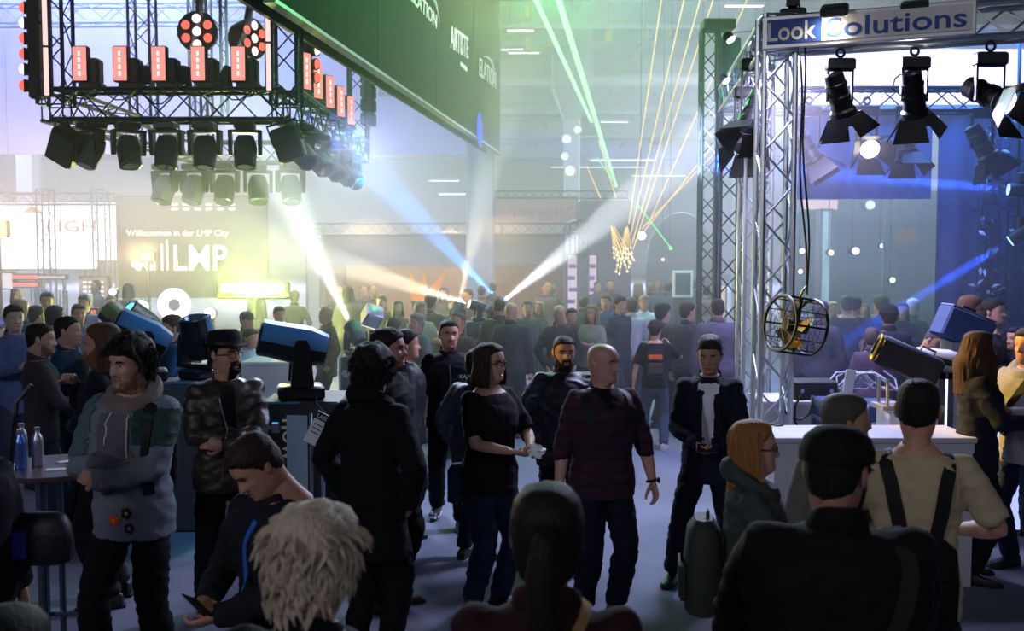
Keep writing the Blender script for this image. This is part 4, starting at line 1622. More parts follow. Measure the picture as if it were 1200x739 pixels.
for k, (px, Y) in enumerate(((53, 28), (118, 28))):
    p = W(px, 235, Y)
    truss('pale truss tower in front of the white LED wall, %s' % ['at its middle', 'at its right end'][k], (p.x, Y, 0), (p.x, Y, p.z + .3), .34, .36, tg_, r=.024, name='truss_tower')
truss('pale truss girder along the top of the white LED wall', W(-40, 233, 28), W(140, 233, 28), .3, .34, tg_, r=.024)

# glowing lamps above the crowd on the left
for k, (px, py, Y, r, c, e, ring) in enumerate(((166, 360, 16, .115, 'ffffff', 4, 0), (204, 357, 17, .19, 'efe4ff', 2.2, 1), (246, 367, 17, .10, 'f4e8ff', 2.0, 0), (132, 342, 20, .07, 'ffffff', 3, 0))):
    p = W(px, py, Y)
    t = thing('wash_light', ['bright white round lamp above the blue suit man', 'ring shaped glowing lamp with dark centre above the crowd', 'soft pale round lamp left of the yellow glow', 'small white lamp beside the screens'][k], 'lamp', p)
    if ring:
        MB().torus((0, 0, 0), (0, 1, 0), r, .09, 24, 8).build('ring', no_nee(EM('ring_' + c, c, e)), t)
        MB().disc((0, .02, 0), (0, 1, 0), .10, 16, .03).build('hub', M('hub_grey', '9090a8', .5), t)
    else:
        MB().ell((0, 0, 0), (r, .04, r), 16, 8).build('lens', no_nee(EM('ring_' + c, c, e)), t)
    MB().cyl((0, .03, 0), (0, .22, 0), r * 1.1, r * .7, 14).build('housing', blk, t)
    MB().cyl((0, .18, 0), (0, .18, -p.z), .03, n=8).build('stand', blk, t)
# bright yellow-green flood
p = W(296, 340, 17.5)
t = thing('flood_lamp', 'blazing yellow green flood lamp bar behind the moving head', 'stage light', p)
MB().box((0, .07, 0), (1.25, .12, .30), bev=.03).build('body', M('flood_green_body', '3a4a20', .5), t)
MB().box((0, 0, .04), (1.1, .03, .14)).build('lamp_strip', no_nee(EM('yellow_flood', 'ecff9a', 7.0)), t, False)
MB().cyl((0, .1, -.1), (0, .1, -p.z), .04, n=8).build('stand', blk, t)
lamp('POINT', 'yellow_flood_light', p + Vector((0, -.35, .1)), None, 900, (.88, 1.0, .30), .25, parent=t)
p = W(-4, 268, 24)
t = thing('flood_lamp', 'amber flood lamp on the far left in front of the white LED wall', 'stage light', p)
MB().box((0, .1, 0), (.5, .16, .4), bev=.03).build('body', blk, t)
MB().box((0, 0, 0), (.42, .03, .32)).build('glass', no_nee(EM('amber_glass', 'ffc060', 5)), t, False)
MB().cyl((0, .1, 0), (0, .1, -p.z), .04, n=8).build('stand', blk, t)
lamp('POINT', 'amber_light', p + Vector((.1, -.4, 0)), None, 620, (1.0, .64, .2), .2, parent=t)
p = W(172, 300, 25)
t = thing('flood_lamp', 'amber flood lamp in front of the dim logo screen', 'stage light', p)
MB().box((0, .1, 0), (.4, .16, .3), bev=.03).build('body', blk, t)
MB().box((0, .02, 0), (.32, .03, .22)).build('glass', no_nee(EM('amber_glass', 'ffc060', 5)), t, False)
MB().cyl((0, .1, 0), (0, .1, -p.z), .04, n=8).build('stand', blk, t)
lamp('POINT', 'amber_light', p + Vector((0, -.4, 0)), None, 520, (1.0, .72, .30), .2, parent=t)

# ------------------------------------------------------------------ moving heads on the stand between the people
olive = M('lamp_shell_olive', '5f7a50', .3, 0, .1, 10, 0, 60, .6)
blu_lit = M('lamp_shell_blue_lit', '2c5f86', .5, .2, .1, 10, 0, 60, .6)  # blue light falling on the covers is painted into the shell colour


def head_at(label, px, py, Y, d, size, **k):
    """moving head whose pivot shows at the pixel; stands on its own plinth"""
    c = W(px, py, Y)
    b = Vector((c.x, Y, c.z - .42 * size))
    return moving_head(label, b, d, size, **k), b


def plinth(label, x, Y, w, dp, h, mat, name='flight_case', cat='case'):
    t = thing(name, label, cat, (x, Y, 0))
    MB().box((0, 0, h / 2), (w, dp, h - .002), bev=.015).build('body', mat, t, False)
    al = M('case_edge', '8a9098', .35, .8)
    e = MB()
    for sx in (-1, 1):
        for sy in (-1, 1):
            e.box((sx * w / 2, sy * dp / 2, h / 2), (.03, .03, h - .004))
    e.build('edge', al, t, False)
    MB().box((0, 0, h * .82), (w + .012, dp + .012, .03)).build('lid_seam', al, t, False)
    for sy in (-w * .3, w * .3):
        MB().box((sy, -dp / 2 - .008, h * .82), (.07, .016, .09), bev=.005).build('latch', al, t, False)
    return t


m1, b1 = head_at('large moving head with blue lit cover on the black stand', 352, 405, 8.5, (-.95, -.25, .22), 1.05, long=1.25, shell=blu_lit)
bs = plinth('black stand with pale front carrying the large moving head', b1.x + .03, 8.55, .66, .5, b1.z, M('stand_black', '10181c', .6), 'display_stand', 'stand')
MB().box((-.02, -.262, b1.z - .42), (.17, .02, .62)).build('front_panel', M('stand_pale', '8b97a5', .6), bs, False)
text('lettering', 'now', .20, M('letter_cream', 'e8c8a0', .5), bs, (-.14, -.262, b1.z - .13), (PI / 2, PI / 2, 0))
for x in (.16, .25):
    q = tag(MB().cyl((0, 0, 0), (0, 0, b1.z - .06), .017, n=10).build('chrome_rail', M('chrome', 'c8ccd4', .15, .95)), 'thin chrome rail in front of the black stand, %s' % ('left one' if x < .2 else 'right one with a warm glint'), 'rail')
    q.location = (b1.x + x, 8.1, 0)
tg = thing('price_tag', 'white tag card with black header hanging on the chrome rail', 'tag', W(374, 503, 8.05), R(0))
Qr = Matrix.Rotation(R(28), 3, 'Y')
MB().box((0, 0, 0), (.15, .006, .27), Qr, bev=.002).build('card', M('card_white', 'd4d6da', .6), tg, False)
MB().box(Qr @ Vector((0, -.005, .10)), (.148, .004, .06), Qr).build('header', M('card_black', '181a20', .6), tg, False)
text('lettering', 'LASER', .045, M('card_white', 'd4d6da'), tg, Qr @ Vector((-.066, -.009, .085)), (PI / 2, R(28), 0), ext=.001)
for j in range(3):
    MB().box(Qr @ Vector((-.02, -.005, .03 - .035 * j)), (.07, .003, .008), Qr).build('print_line', M('card_black', '181a20'), tg, False)
MB().tube([Qr @ Vector((0, 0, .13)), (-.02, .02, .20), (-.03, .05, .26)], .004, 5).build('cord', blk, tg)
dk = M('case_dark', '2a323c', .6, 0, .1)
plinth('grey flight case behind the chrome rails', W(392, 470, 8.9).x, 8.95, .55, .6, W(392, 463, 8.9).z, dk)
m2, b2 = head_at('moving head with blue lit shell standing upright behind the hat', 233, 398, 8.9, (-.12, -.25, 1), .80, shell=blu_lit)
plinth('dark flight case under the blue lit moving head', b2.x, 8.9, .5, .5, b2.z, dk)
m3, b3 = head_at('long moving head with blue cover slanting behind the dark haired man', 172, 394, 9.2, (-.78, -.3, .46), .95, long=1.2, shell=blu_lit)
plinth('dark flight case under the slanting blue moving head', b3.x, 9.2, .5, .5, b3.z, dk)
m4, b4 = head_at('olive moving head with cyan lens pointing up between the lamps', 168, 378, 10.6, (-.55, -.45, .62), .85, shell=olive, lens=no_nee(EM('lens_cyan', '7fe0f4', 1.3)))
plinth('dark flight case under the olive moving head with cyan lens', b4.x, 10.6, .5, .5, b4.z, dk)
m5, b5 = head_at('olive moving head throwing a pale beam to the upper left', 142, 378, 11.2, (-.75, .25, .62), .85, shell=olive, beam=('b8dcff', 8000, 9, .6))
plinth('dark flight case under the olive head with the pale beam', b5.x, 11.2, .5, .5, b5.z, dk)

# heads with beams in the middle
def mid(label, px, py, Y, tpx, tpy, tY, beam, size=.62, lens=white_lens, **k):
    c = W(px, py, Y)
    d = W(tpx, tpy, tY) - c
    b = Vector((c.x, Y, c.z - .42 * size))
    m = moving_head(label, b, d, size, lens=lens, beam=beam, **k)
    plinth('dark case under the ' + label, b.x, Y, .34, .34, b.z, dk)
    return m


mid('moving head sending a white beam up and left in the middle', 417, 392, 12.6, 352, 258, 13.6, ('f2fff2', 30000, 15, .6))
mid('small moving head sending a warm white beam to the left', 560, 359, 14.5, 380, 304, 14.0, ('fff6dc', 22000, 14, .6), .5)
mid('small moving head sending a light blue beam to the upper left', 590, 358, 14.8, 450, 214, 15.8, ('3fa0ff', 40000, 13, .5), .5)
mid('small moving head sending a white beam to the upper right', 578, 362, 14.2, 742, 232, 15.4, ('f4f8ff', 40000, 13, .5), .5)
mid('small moving head with a faint beam rising before the grey pillar', 536, 364, 16, 572, 205, 17, ('fff4e0', 14000, 14, .6), .5)
c = W(436, 370, 11.6)
t = thing('mirror_box', 'grey cube lamp tilted on its corner behind the crowd', 'lamp', c)
Q = Matrix.Rotation(.6, 3, 'Y') @ Matrix.Rotation(.5, 3, 'X') @ Matrix.Rotation(.5, 3, 'Z')
MB().box((0, 0, 0), (.20, .20, .20), Q, bev=.012).build('body', M('cube_grey', '8c94a0', .35, .3), t)
MB().box(Q @ Vector((0, 0, -.103)), (.17, .17, .01), Q).build('glass', no_nee(EM('cube_glow', 'ffffff', 2.0)), t, False)
MB().box(Q @ Vector((0, -.103, 0)), (.15, .01, .15), Q).build('face_plate', M('cube_face', 'a8aeb8', .4), t, False)
MB().cyl((0, .0, -.16), (0, .0, -c.z), .035, n=8).build('stand', blk, t)
# orange flame lights
for k, (px, tx) in enumerate(((489, 480), (494, 497), (500, 522))):
    p = W(px, 352, 22)
    t = thing('flame_light', 'orange flame effect lamp before the brown wall, %s' % ['left', 'middle', 'right leaning'][k], 'lamp', p)
    q = W(tx, 318 if k != 1 else 320, 22) - p
    MB().loft([[q * f + Vector((r_ * math.cos(2 * PI * i / 8), r_ * math.sin(2 * PI * i / 8), 0)) for i in range(8)] for f, r_ in ((0, .10), (.25, .13), (.6, .08), (1, .01))]).build('flame', no_nee(EM('flame_orange', 'f59a4c', .9)), t)
    MB().cyl((0, 0, 0), (0, 0, -.25), .14, .10, 12).build('bowl', blk, t)
    MB().cyl((0, 0, -.2), (0, 0, -p.z), .03, n=8).build('stand', blk, t)
# ------------------------------------------------------------------ right booth: truss frame, sign, lamps
TA = Vector((W(910, 60, 9.2).x, 9.2, 0))
zs_top = W(893, 17, 9.1).z
zbm = zs_top - .17
TB = Vector((W(1330, 20, 8.3).x, 8.3, 0))
TC = Vector((W(856, 110, 13).x, 13.0, 0))
fdir = (TB - TA).normalized()
truss('bright aluminium truss tower at the corner of the sign booth', TA, (TA.x, TA.y, zs_top), .27, .30, tm_, up=(0, 1, 0), r=.026, single=True, name='truss_tower', lr=.42)
truss('aluminium front girder of the booth behind the white sign', (TA.x, TA.y, zbm), (TB.x, TB.y, zbm), .27, .30, tm_, r=.026, single=True, lr=.42)
truss('side girder of the sign booth running to the back', (TA.x, TA.y, zbm), (TC.x, TC.y, zbm), .27, .30, tm_, r=.024)
p = Vector((W(884, 300, 10.7).x, 10.7, 0))
truss('second pale truss tower right behind the corner tower', p, (p.x, p.y, zbm), .27, .30, tm_, up=(0, 1, 0), r=.024, name='truss_tower')
truss('dark truss tower at the rear corner of the sign booth', TC, (TC.x, TC.y, zbm + .2), .27, .30, td_, up=(0, 1, 0), r=.024, name='truss_tower')
p = Vector((W(829, 300, 16).x, 16, 0))
truss('tall dark truss tower standing free left of the sign booth', p, (p.x, p.y, W(829, 36, 16).z), .25, .28, td_, up=(0, 1, 0), r=.026, name='truss_tower')
t = thing('speaker_box', 'dark box on top of the tall free truss tower', 'speaker', (p.x + .12, 16, W(829, 36, 16).z))
MB().box((0, 0, .08), (.5, .35, .16), bev=.02).build('cabinet', td_, t)
MB().box((.18, .1, -.55), (.34, .3, .9), bev=.02).build('lower_cabinet', M('tower_box', '2c4454', .6), t)
MB().box((0, -.18, .08), (.4, .01, .1)).build('grille', blk, t, False)
p2 = (W(935, 122, 12).x, 12.0, W(935, 118, 12).z)
truss('rear girder of the sign booth in front of the blue curtain', p2, (6.6, 12.0, p2[2]), .26, .3, td_, r=.022)

# the sign
sa, sb = W(893, 39, 9.0), W(1144, 29, 8.36)
sd = (sb - sa)
sl = sd.length
sang = math.atan2(sd.y, sd.x)
sg = thing('booth_sign', 'long white and blue booth sign on the front girder', 'sign', sa, sang)
sh_ = W(893, 20, 9.0).z - W(893, 58, 9.0).z
tilt = 0.0
MB().box((sl / 2, .03, 0), (sl, .05, sh_), bev=.006).build('frame', M('sign_alu', 'b8b6b4', .35, .6), sg, False)
s1 = sl * .285
MB().box((s1 / 2 + .03, -.002, 0), (s1 - .03, .02, sh_ - .07)).build('blue_panel', M('sign_blue', '2a4a96', .5), sg, False)
MB().box((s1 + (sl - s1) / 2 - .01, -.002, 0), (sl - s1 - .05, .02, sh_ - .07)).build('white_panel', M('sign_white', 'e6e2da', .5), sg, False)
o = text('lettering', 'Look', sh_ * .80, M('sign_letters_white', 'efe9da', .5), sg, (s1 * .08, -.014, -sh_ * .27), (PI / 2, 0, 0), bold=.003)
o.scale = (s1 * .86 / max(v.co.x for v in o.data.vertices), 1, 1)
o = text('lettering', 'Solutions', sh_ * .80, M('sign_blue', '2a4a96'), sg, (s1 + .05, -.014, -sh_ * .27), (PI / 2, 0, 0), bold=.003)
o.scale = ((sl - s1) * .90 / max(v.co.x for v in o.data.vertices), 1, 1)
for k, (px, py) in enumerate(((978, 12), (1072, 8))):
    c = W(px, py, 8.6)
    t = thing('sign_lamp', 'dark flat lamp shining down on the booth sign, %s' % ['left one', 'right one'][k], 'lamp', c, sang)
    Q = Matrix.Rotation(.45, 3, 'X')
    MB().box((0, 0, 0), (.22, .16, .08), Q, bev=.015).build('housing', M('sign_lamp_grey', '3a3c40', .5), t)
    MB().box(Q @ Vector((0, .02, -.042)), (.19, .12, .006), Q).build('glass', no_nee(EM('sign_lamp_glow', 'fff4e0', 4)), t, False)
    MB().cyl((0, .05, .04), (0, .45, .12), .012, n=6).build('arm', tm_, t)
    lamp('SPOT', 'sign_light', c + Vector((0, .03, -.07)), c + Vector((.02, .45, -.35)), 12, (1, .93, .8), .05, 120, .8, parent=t)
moving_head('moving head lying on top of the sign at its left end', W(930, 10, 9.15) + Vector((0, 0, -.08)), (.9, -.3, .1), .62, shell=blu_lit)


def fresnel(label, clamp, d, size=1.0, lens=None, beam=None, bodym=None, drop=.32, group=None):
    """theatre lamp: clamp, yoke, ribbed body, lens and four barn doors"""
    clamp = Vector(clamp)
    t = thing('theatre_lamp', label, 'stage light', clamp, 0, group)
    d = Vector(d).normalized()
    k = size
    bodym = bodym or M('lamp_black', '0e1116', .4, .2)
    MB().torus((0, 0, 0), (0, 1, 0), .034 * k, .012 * k, 12, 6).build('clamp', rigm, t)
    MB().box((0, 0, -.10 * k), (.24 * k, .12 * k, .10 * k), bev=.012 * k).build('ballast', bodym, t)
    piv = Vector((0, 0, -drop * k - .06 * k))
    yk = MB()
    for s_ in (-1, 1):
        yk.box((s_ * .105 * k, 0, (piv.z - .12 * k) / 2), (.016 * k, .04 * k, abs(piv.z) - .05 * k))
    yk.box((0, 0, -.15 * k), (.22 * k, .04 * k, .014 * k))
    yk.build('yoke', bodym, t, False)
    Q = aim(d)
    secs = ((.05, -.22), (.08, -.21), (.085, -.13), (.095, -.12), (.095, -.10), (.086, -.09), (.086, -.02), (.095, -.01), (.095, .02), (.088, .03), (.095, .10), (.115, .12), (.115, .16), (.10, .16))
    bd = MB().loft([[piv + Q @ (Vector((r_ * math.cos(2 * PI * i / 16), r_ * math.sin(2 * PI * i / 16), z)) * k) for i in range(16)] for r_, z in secs]).build('body', bodym, t, 30)
    MB().disc(piv + d * .163 * k, d, .098 * k, 18, .01).build('lens', lens or M('lens_glass', '20282e', .05), bd)
    for j in range(4):
        a = PI / 2 * j
        q = Q @ Vector((math.cos(a), math.sin(a), 0))
        s_ = Q @ Vector((-math.sin(a), math.cos(a), 0))
        o_ = (q * .55 + d * .85).normalized()
        e0 = piv + d * .165 * k + q * .105 * k
        e1 = e0 + o_ * .20 * k
        nn = s_.cross(o_) * .003
        w0, w1 = .10 * k, .15 * k
        MB().add([e0 - s_ * w0 - nn, e0 + s_ * w0 - nn, e1 + s_ * w1 - nn, e1 - s_ * w1 - nn, e0 - s_ * w0 + nn, e0 + s_ * w0 + nn, e1 + s_ * w1 + nn, e1 - s_ * w1 + nn],
                 [(0, 1, 2, 3), (7, 6, 5, 4), (0, 4, 5, 1), (1, 5, 6, 2), (2, 6, 7, 3), (3, 7, 4, 0)]).build('barn_door', bodym, bd, False)
    if beam:
        wp = clamp + piv + d * .2 * k
        lamp('SPOT', 'theatre_light', wp, wp + d, beam[1], beam[0], .04, beam[2], .5, parent=t)
    return t


warmlens = no_nee(EM('lens_warm', 'fff0dc', 5))
fresnel('black theatre lamp on the front girder, first right of the corner tower', W(985, 62, 8.95), (.35, .25, -.9), 1.0)
fresnel('black theatre lamp on the front girder with a cable loop, middle one', W(1072, 60, 8.7), (.25, .35, -.9), 1.0)
fresnel('black theatre lamp at the right with a bright open lens', W(1161, 54, 8.45), (.45, -.75, -.45), 1.05, lens=warmlens)
fresnel('black theatre lamp on the side girder left of the corner tower', W(884, 62, 10.0), (-.35, -.4, -.85), 1.1, drop=.45)
fresnel('lower black theatre lamp beside the corner tower', W(876, 95, 10.6), (-.2, -.6, -.8), 1.15, drop=.4)
fresnel('blue lit theatre lamp just right of the corner tower', W(948, 118, 11.9), (.5, -.2, -.85), 1.15, drop=.42)
fresnel('theatre lamp on the rear girder shining at the viewer', W(1016, 118, 11.9), (-.05, -.85, -.45), 1.1, lens=warmlens, drop=.38)
fresnel('blue lit theatre lamp on the rear girder, in the middle', W(1063, 118, 11.9), (.0, -.3, -.95), 1.1, drop=.36)
fresnel('blue lit theatre lamp on the rear girder at the right', W(1152, 120, 11.9), (.5, .0, -.85), 1.15, drop=.36)
MB_c = M('cable_black', '07080a', .5)
for k, (px0, px1, dy) in enumerate(((936, 944, 0), (941, 947, .05))):
    a, b = W(px0, 52, 8.9 + dy), W(px1, 345, 8.75 + dy)
    pts = [a.lerp(b, i / 10) + Vector((.02 * math.sin(i * .9 + k), 0, 0)) for i in range(11)]
    tag(MB().tube(pts, .009, 6).build('cable', MB_c), 'black cable hanging from the sign to the drum fan, %s' % ['left', 'right'][k], 'cable')
a = W(1060, 95, 8.7)
tag(MB().tube([a + Vector((.02, 0, .1)), a + Vector((-.08, 0, .02)), a + Vector((-.10, 0, -.06)), a + Vector((-.03, 0, -.12)), a + Vector((.08, 0, -.08))], .006, 6).build('cable', MB_c), 'thin black cable loop beside the middle theatre lamp', 'cable')
# small lamps on arms, left of the booth
for k, (px, py, Y) in enumerate(((853, 46, 11), (848, 94, 12))):
    c = W(px, py, Y)
    t = thing('arm_lamp', 'small lamp on a thin arm left of the booth sign, %s' % ['upper', 'lower'][k], 'lamp', c)
    MB().ell((0, 0, .03), (.06, .06, .05), 12, 8).build('head', td_, t)
    MB().disc((.03, -.02, -.01), (.5, -.4, -.8), .05, 12, .01).build('lens', no_nee(EM('lens_white', 'ffffff', 6.0)), t)
    MB().tube([(0, 0, .06), (.2, .0, .08), (.45, .05, .06)], .008, 6).build('arm', tm_, t)

# bright white fabric strip and blue curtain at the back of the booth
r_ = thing('light_strip_wall', 'glowing white lavender fabric band across the top of the booth', 'light wall', (0, 13.3, 0))
a, b = W(936, 126, 13.3), W(1330, 58, 13.3)
bandm = EM('fabric_glow', 'd8d8ff', 1.7)
for i in range(3):
    x0, x1 = lerp(a.x, b.x, i / 3), lerp(a.x, b.x, (i + 1) / 3)
    MB().box(((x0 + x1) / 2, 0, (a.z + b.z) / 2), (x1 - x0 - .01, .06, b.z - a.z)).build('panel', bandm, r_, False)
MB().box(((a.x + b.x) / 2, -.03, a.z), (b.x - a.x, .1, .05)).build('edge_rail', M('rail_grey', '8088a0', .4, .5), r_, False)
for px in (978, 990, 1004, 1016, 1028, 1038, 1050, 1106, 1117, 1128, 1139, 1196):
    q = W(px, 105, 13.15)
    MB().ell((q.x, -.13, q.z), (.055, .05, .055), 12, 8).build('bulb', no_nee(EM('bulb_white', 'ffffff', 4)), r_)
cur = M('curtain_blue', '2a3a5c', .85, 0, .15, 2, .2, 30)


def curtain(name, label, px0, px1, py0, py1, Y, mat, floor=False):
    a, b = W(px0, py1, Y), W(px1, py0, Y)
    z0 = 0 if floor else a.z
    n = max(8, int((b.x - a.x) / .07))
    f, g = [], []
    for i in range(n + 1):
        x = lerp(a.x, b.x, i / n)
        y = Y + .035 * math.sin(i * 1.25) + .012 * noise.noise((i * .7, 0, 0))
        f.append((x, y))
    mb = MB()
    ring = [Vector((x, y - .01, 0)) for x, y in f] + [Vector((x, y + .01, 0)) for x, y in f[::-1]]
    mb.loft([[p + Vector((0, 0, z)) for p in ring] for z in (z0, (z0 + b.z) / 2, b.z)])
    return tag(mb.build(name, mat, None, 60), label, 'curtain')


curtain('curtain', 'dark blue curtain above the opening in the booth', 934, 1092, 121, 233, 13.42, cur)
curtain('curtain', 'dark blue curtain right of the booth opening', 1092, 1340, 121, 480, 13.42, cur, True)
# dark hanging plant with pale leaves at the right of the curtain
pl = thing('hanging_plant', 'dark trailing plant with pale glinting leaves hanging at the right curtain', 'plant', (W(1178, 130, 13.2).x, 13.2, W(1178, 120, 13.2).z))
po = Vector(pl.location)
pr = random.Random(5)
for k in range(9):
    x0 = pr.uniform(-.32, .32)
    y0 = pr.uniform(-.06, .06)
    pts = [Vector((x0 + .05 * noise.noise((k * 3.1, j_ * .5, 0)), y0 - .02, -j_ * .34)) for j_ in range(11 - k % 3)]
    MB().tube(pts, .012, 5).build('stem', M('stem_dark', '141c2c', .7), pl)
    for q in pts[1:]:
        for _ in range(2):
            d = Vector((pr.uniform(-1, 1), pr.uniform(-.6, 0), pr.uniform(-1, .4))).normalized()
            s_ = d.cross(Vector((0, 1, .3))).normalized()
            c = q + Vector((0, 0, pr.uniform(-.12, .12)))
            pale = pr.random() < .12
            MB().add([c, c + d * .06 + s_ * .028, c + d * .13, c + d * .06 - s_ * .028, c + d * .06 + Vector((0, -.012, 0))], [(0, 1, 4), (1, 2, 4), (2, 3, 4), (3, 0, 4)]).build('leaf', M('leaf_pale', 'b0c4d0', .3) if pale else M('leaf_dark', '182238', .6), pl, False)
# the space beyond the opening
r_ = panel('backdrop', 'grey teal back wall seen through the booth opening', 'panel', 915, 1130, 225, 470, 24, M('backdrop_teal', '4a6068', .8), .2, True)
panel('light_sign', 'pink and white lit sign above the opening', 'sign', 936, 982, 233, 248, 23.5, no_nee(EM('pinkwhite', 'ffdce0', .8)), .1, hold=5.5)
panel('pale_column', 'tall pale lit column in the booth opening', 'panel', 957, 972, 246, 420, 22.5, M('pale_col', 'b8c8cc', .6), .3, True)
panel('light_tube', 'thin bright vertical light tube in the booth opening', 'light tube', 1035, 1037.5, 285, 345, 21, no_nee(EM('tube_white', 'dfe8e4', 1.2)), .05, hold=5.5)
panel('orange_panel', 'small orange slatted panel in the booth opening', 'panel', 1045, 1074, 268, 286, 23, M('orange_slat', '8a6a40', .7), .1, hold=5.5)
panel('bar_counter', 'glowing green white bar counter behind the opening', 'counter', 925, 1040, 371, 470, 19, no_nee(EM('bar_glow_green', 'bfe8d8', .55)), .5, True)
truss('dark girder high above the bar behind the opening', (4.5, 22.1, 5.6), (10.5, 22.1, 5.6), .3, .34, td_, r=.024)
for yy_ in (21.0, 23.0, 23.5):
    tag(MB().cyl((4.5, yy_, 5.5), (10.5, yy_, 5.5), .03, n=8).build('ceiling_pipe', td_), 'dark pipe above the bar behind the opening, %s' % {21.0: 'nearest', 23.0: 'middle', 23.5: 'rearmost'}[yy_], 'pipe')
for k, (px, py, r, c) in enumerate(((940, 294, .06, 'dfe4ff'), (1003, 294, .08, 'e4eaff'), (974, 296, .06, 'fff0d8'), (1034, 288, .05, 'ffffff'), (1046, 328, .06, 'f4ffe0'), (938, 318, .05, 'fff0d8'), (1020, 240, .10, 'a8b8c0'))):
    p = W(px, py, 22)
    t = thing('pin_lamp', 'small spot lamp glowing in the booth opening, %s' % ['left above the fan', 'bluish one at the middle', 'warm one between two bluish', 'small one on the light tube', 'slanted one right of the tube', 'warm one left above the fan', 'pale one under the curtain edge'][k], 'lamp', p)
    MB().ell((0, 0, 0), (r, r, r), 10, 8).build('lens', no_nee(EM('pinlens_' + c, c, 2.2)), t)
    MB().cyl((0, r * .5, 0), (0, r * 3, 0), r * 1.2, n=10).build('housing', td_, t)
    MB().cyl((0, r * 3, 0), (0, r * 3, 5.6 - p.z), .01, n=5).build('hanger', td_, t)
# blue beams from the right
for k, (px, py, tx, ty, e) in enumerate(((1182, 222, 930, 200, 110000), (1184, 282, 1046, 366, 110000))):
    c = W(px, py, 12.4)
    d = W(tx, ty, 12.9) - c
    t = thing('beam_lamp', 'slim blue beam lamp at the right curtain, %s' % ['upper, aiming level', 'lower, aiming down left'][k], 'stage light', c)
    dn = d.normalized()
    MB().loft([[aim(dn) @ p for p in rrect(r_, r_, z, 2.2)] for r_, z in ((.05, -.28), (.085, -.24), (.085, -.02), (.075, 0))]).build('barrel', blk, t)
    MB().disc(dn * .004, dn, .066, 16, .008).build('lens', no_nee(EM('lens_blue', '6a90ff', 6)), t)
    MB().box(-dn * .14 + Vector((0, 0, .14)), (.10, .10, .16), bev=.02).build('yoke', blk, t)
    MB().cyl(-dn * .14 + Vector((0, .1, .2)), (-dn.x * .14, .12, 5 - c.z), .02, n=6).build('hanger', rigm, t)
    lamp('SPOT', 'blue_beam', c + dn * .03, c + dn, e, (.02, .10, 1.0), .05, 4.6, .2, parent=t)

# drum fan hanging from the cables
c = W(932, 381, 8.6)
fan = thing('drum_fan', 'black wire drum fan lit yellow, hanging from cables by the tower', 'fan', c)
ax = Vector((-.93, -.32, .15)).normalized()
A = aim(ax)
FR = .235
dep = .30
ybl = M('fan_black', '0c0d10', .4, .4)
for q in (-dep / 2, dep / 2):
    MB().torus(ax * q, ax, FR, .014, 28, 6).build('ring', ybl, fan)
u = A @ Vector((1, 0, 0))
v = A @ Vector((0, 1, 0))
for i in range(12):
    a = 2 * PI * i / 12
    o_ = (u * math.cos(a) + v * math.sin(a))
    MB().cyl(ax * -dep / 2 + o_ * FR, ax * dep / 2 + o_ * FR, .005 if i % 3 else .010, n=5).build('bar', ybl, fan)
    for q in (-dep / 2, dep / 2):
        MB().cyl(ax * q + o_ * .04, ax * q + o_ * FR, .003, n=4).build('spoke', ybl, fan)
for q in (-dep / 2, dep / 2):
    for rr in (.09, .15):
        MB().torus(ax * q, ax, rr, .003, 20, 4).build('guard_wire', ybl, fan)
MB().cyl(ax * -.10, ax * .10, .065, .055, 14).build('motor', ybl, fan)
MB().box((0, 0, 0), (.035, .06, FR * 1.9), A @ Matrix.Rotation(PI / 2, 3, 'X') @ Matrix.Rotation(PI / 2, 3, 'Z')).build('cross_bar', ybl, fan, False)
for i in range(5):
    a = 2 * PI * i / 5
    o_ = u * math.cos(a) + v * math.sin(a)
    s_ = u * -math.sin(a) + v * math.cos(a)
    MB().add([o_ * .05 - s_ * .03 + ax * .05, o_ * .05 + s_ * .03 - ax * .0, o_ * .20 + s_ * .07 - ax * .02, o_ * .20 - s_ * .05 + ax * .06] + [q + ax * .004 for q in (o_ * .05 - s_ * .03 + ax * .05, o_ * .05 + s_ * .03, o_ * .20 + s_ * .07 - ax * .02, o_ * .20 - s_ * .05 + ax * .06)],
             [(0, 1, 2, 3), (7, 6, 5, 4), (0, 4, 5, 1), (1, 5, 6, 2), (2, 6, 7, 3), (3, 7, 4, 0)]).build('blade', M('fan_blade_lit', '6a5a28', .35, .3), fan, False)  # yellow light inside the fan is painted into the blade colour
MB().tube([v * FR + Vector((0, 0, 0)), Vector((.06, 0, FR + .06)), Vector((.10, .05, FR + .09))], .010, 6).build('hook', ybl, fan)

# counters and machines of the booth
cw = M('counter_white', 'b4b4bc', .5, 0, .05, 3)


def counter(label, px0, px1, ytop, Y, dp, mat, name='counter'):
    a, b = W(px0, ytop, Y), W(px1, ytop, Y)
    t = thing(name, label, 'counter', ((a.x + b.x) / 2, Y + dp / 2, 0))
    MB().box((0, 0, a.z / 2 - .02), (b.x - a.x - .03, dp - .03, a.z - .04)).build('body', mat, t, False)
    MB().box((0, 0, a.z - .02), (b.x - a.x, dp, .04), bev=.006).build('top', mat, t, False)
    MB().box((0, .02, .03), (b.x - a.x - .06, dp - .02, .06)).build('plinth', blk, t, False)
    return t, a.z


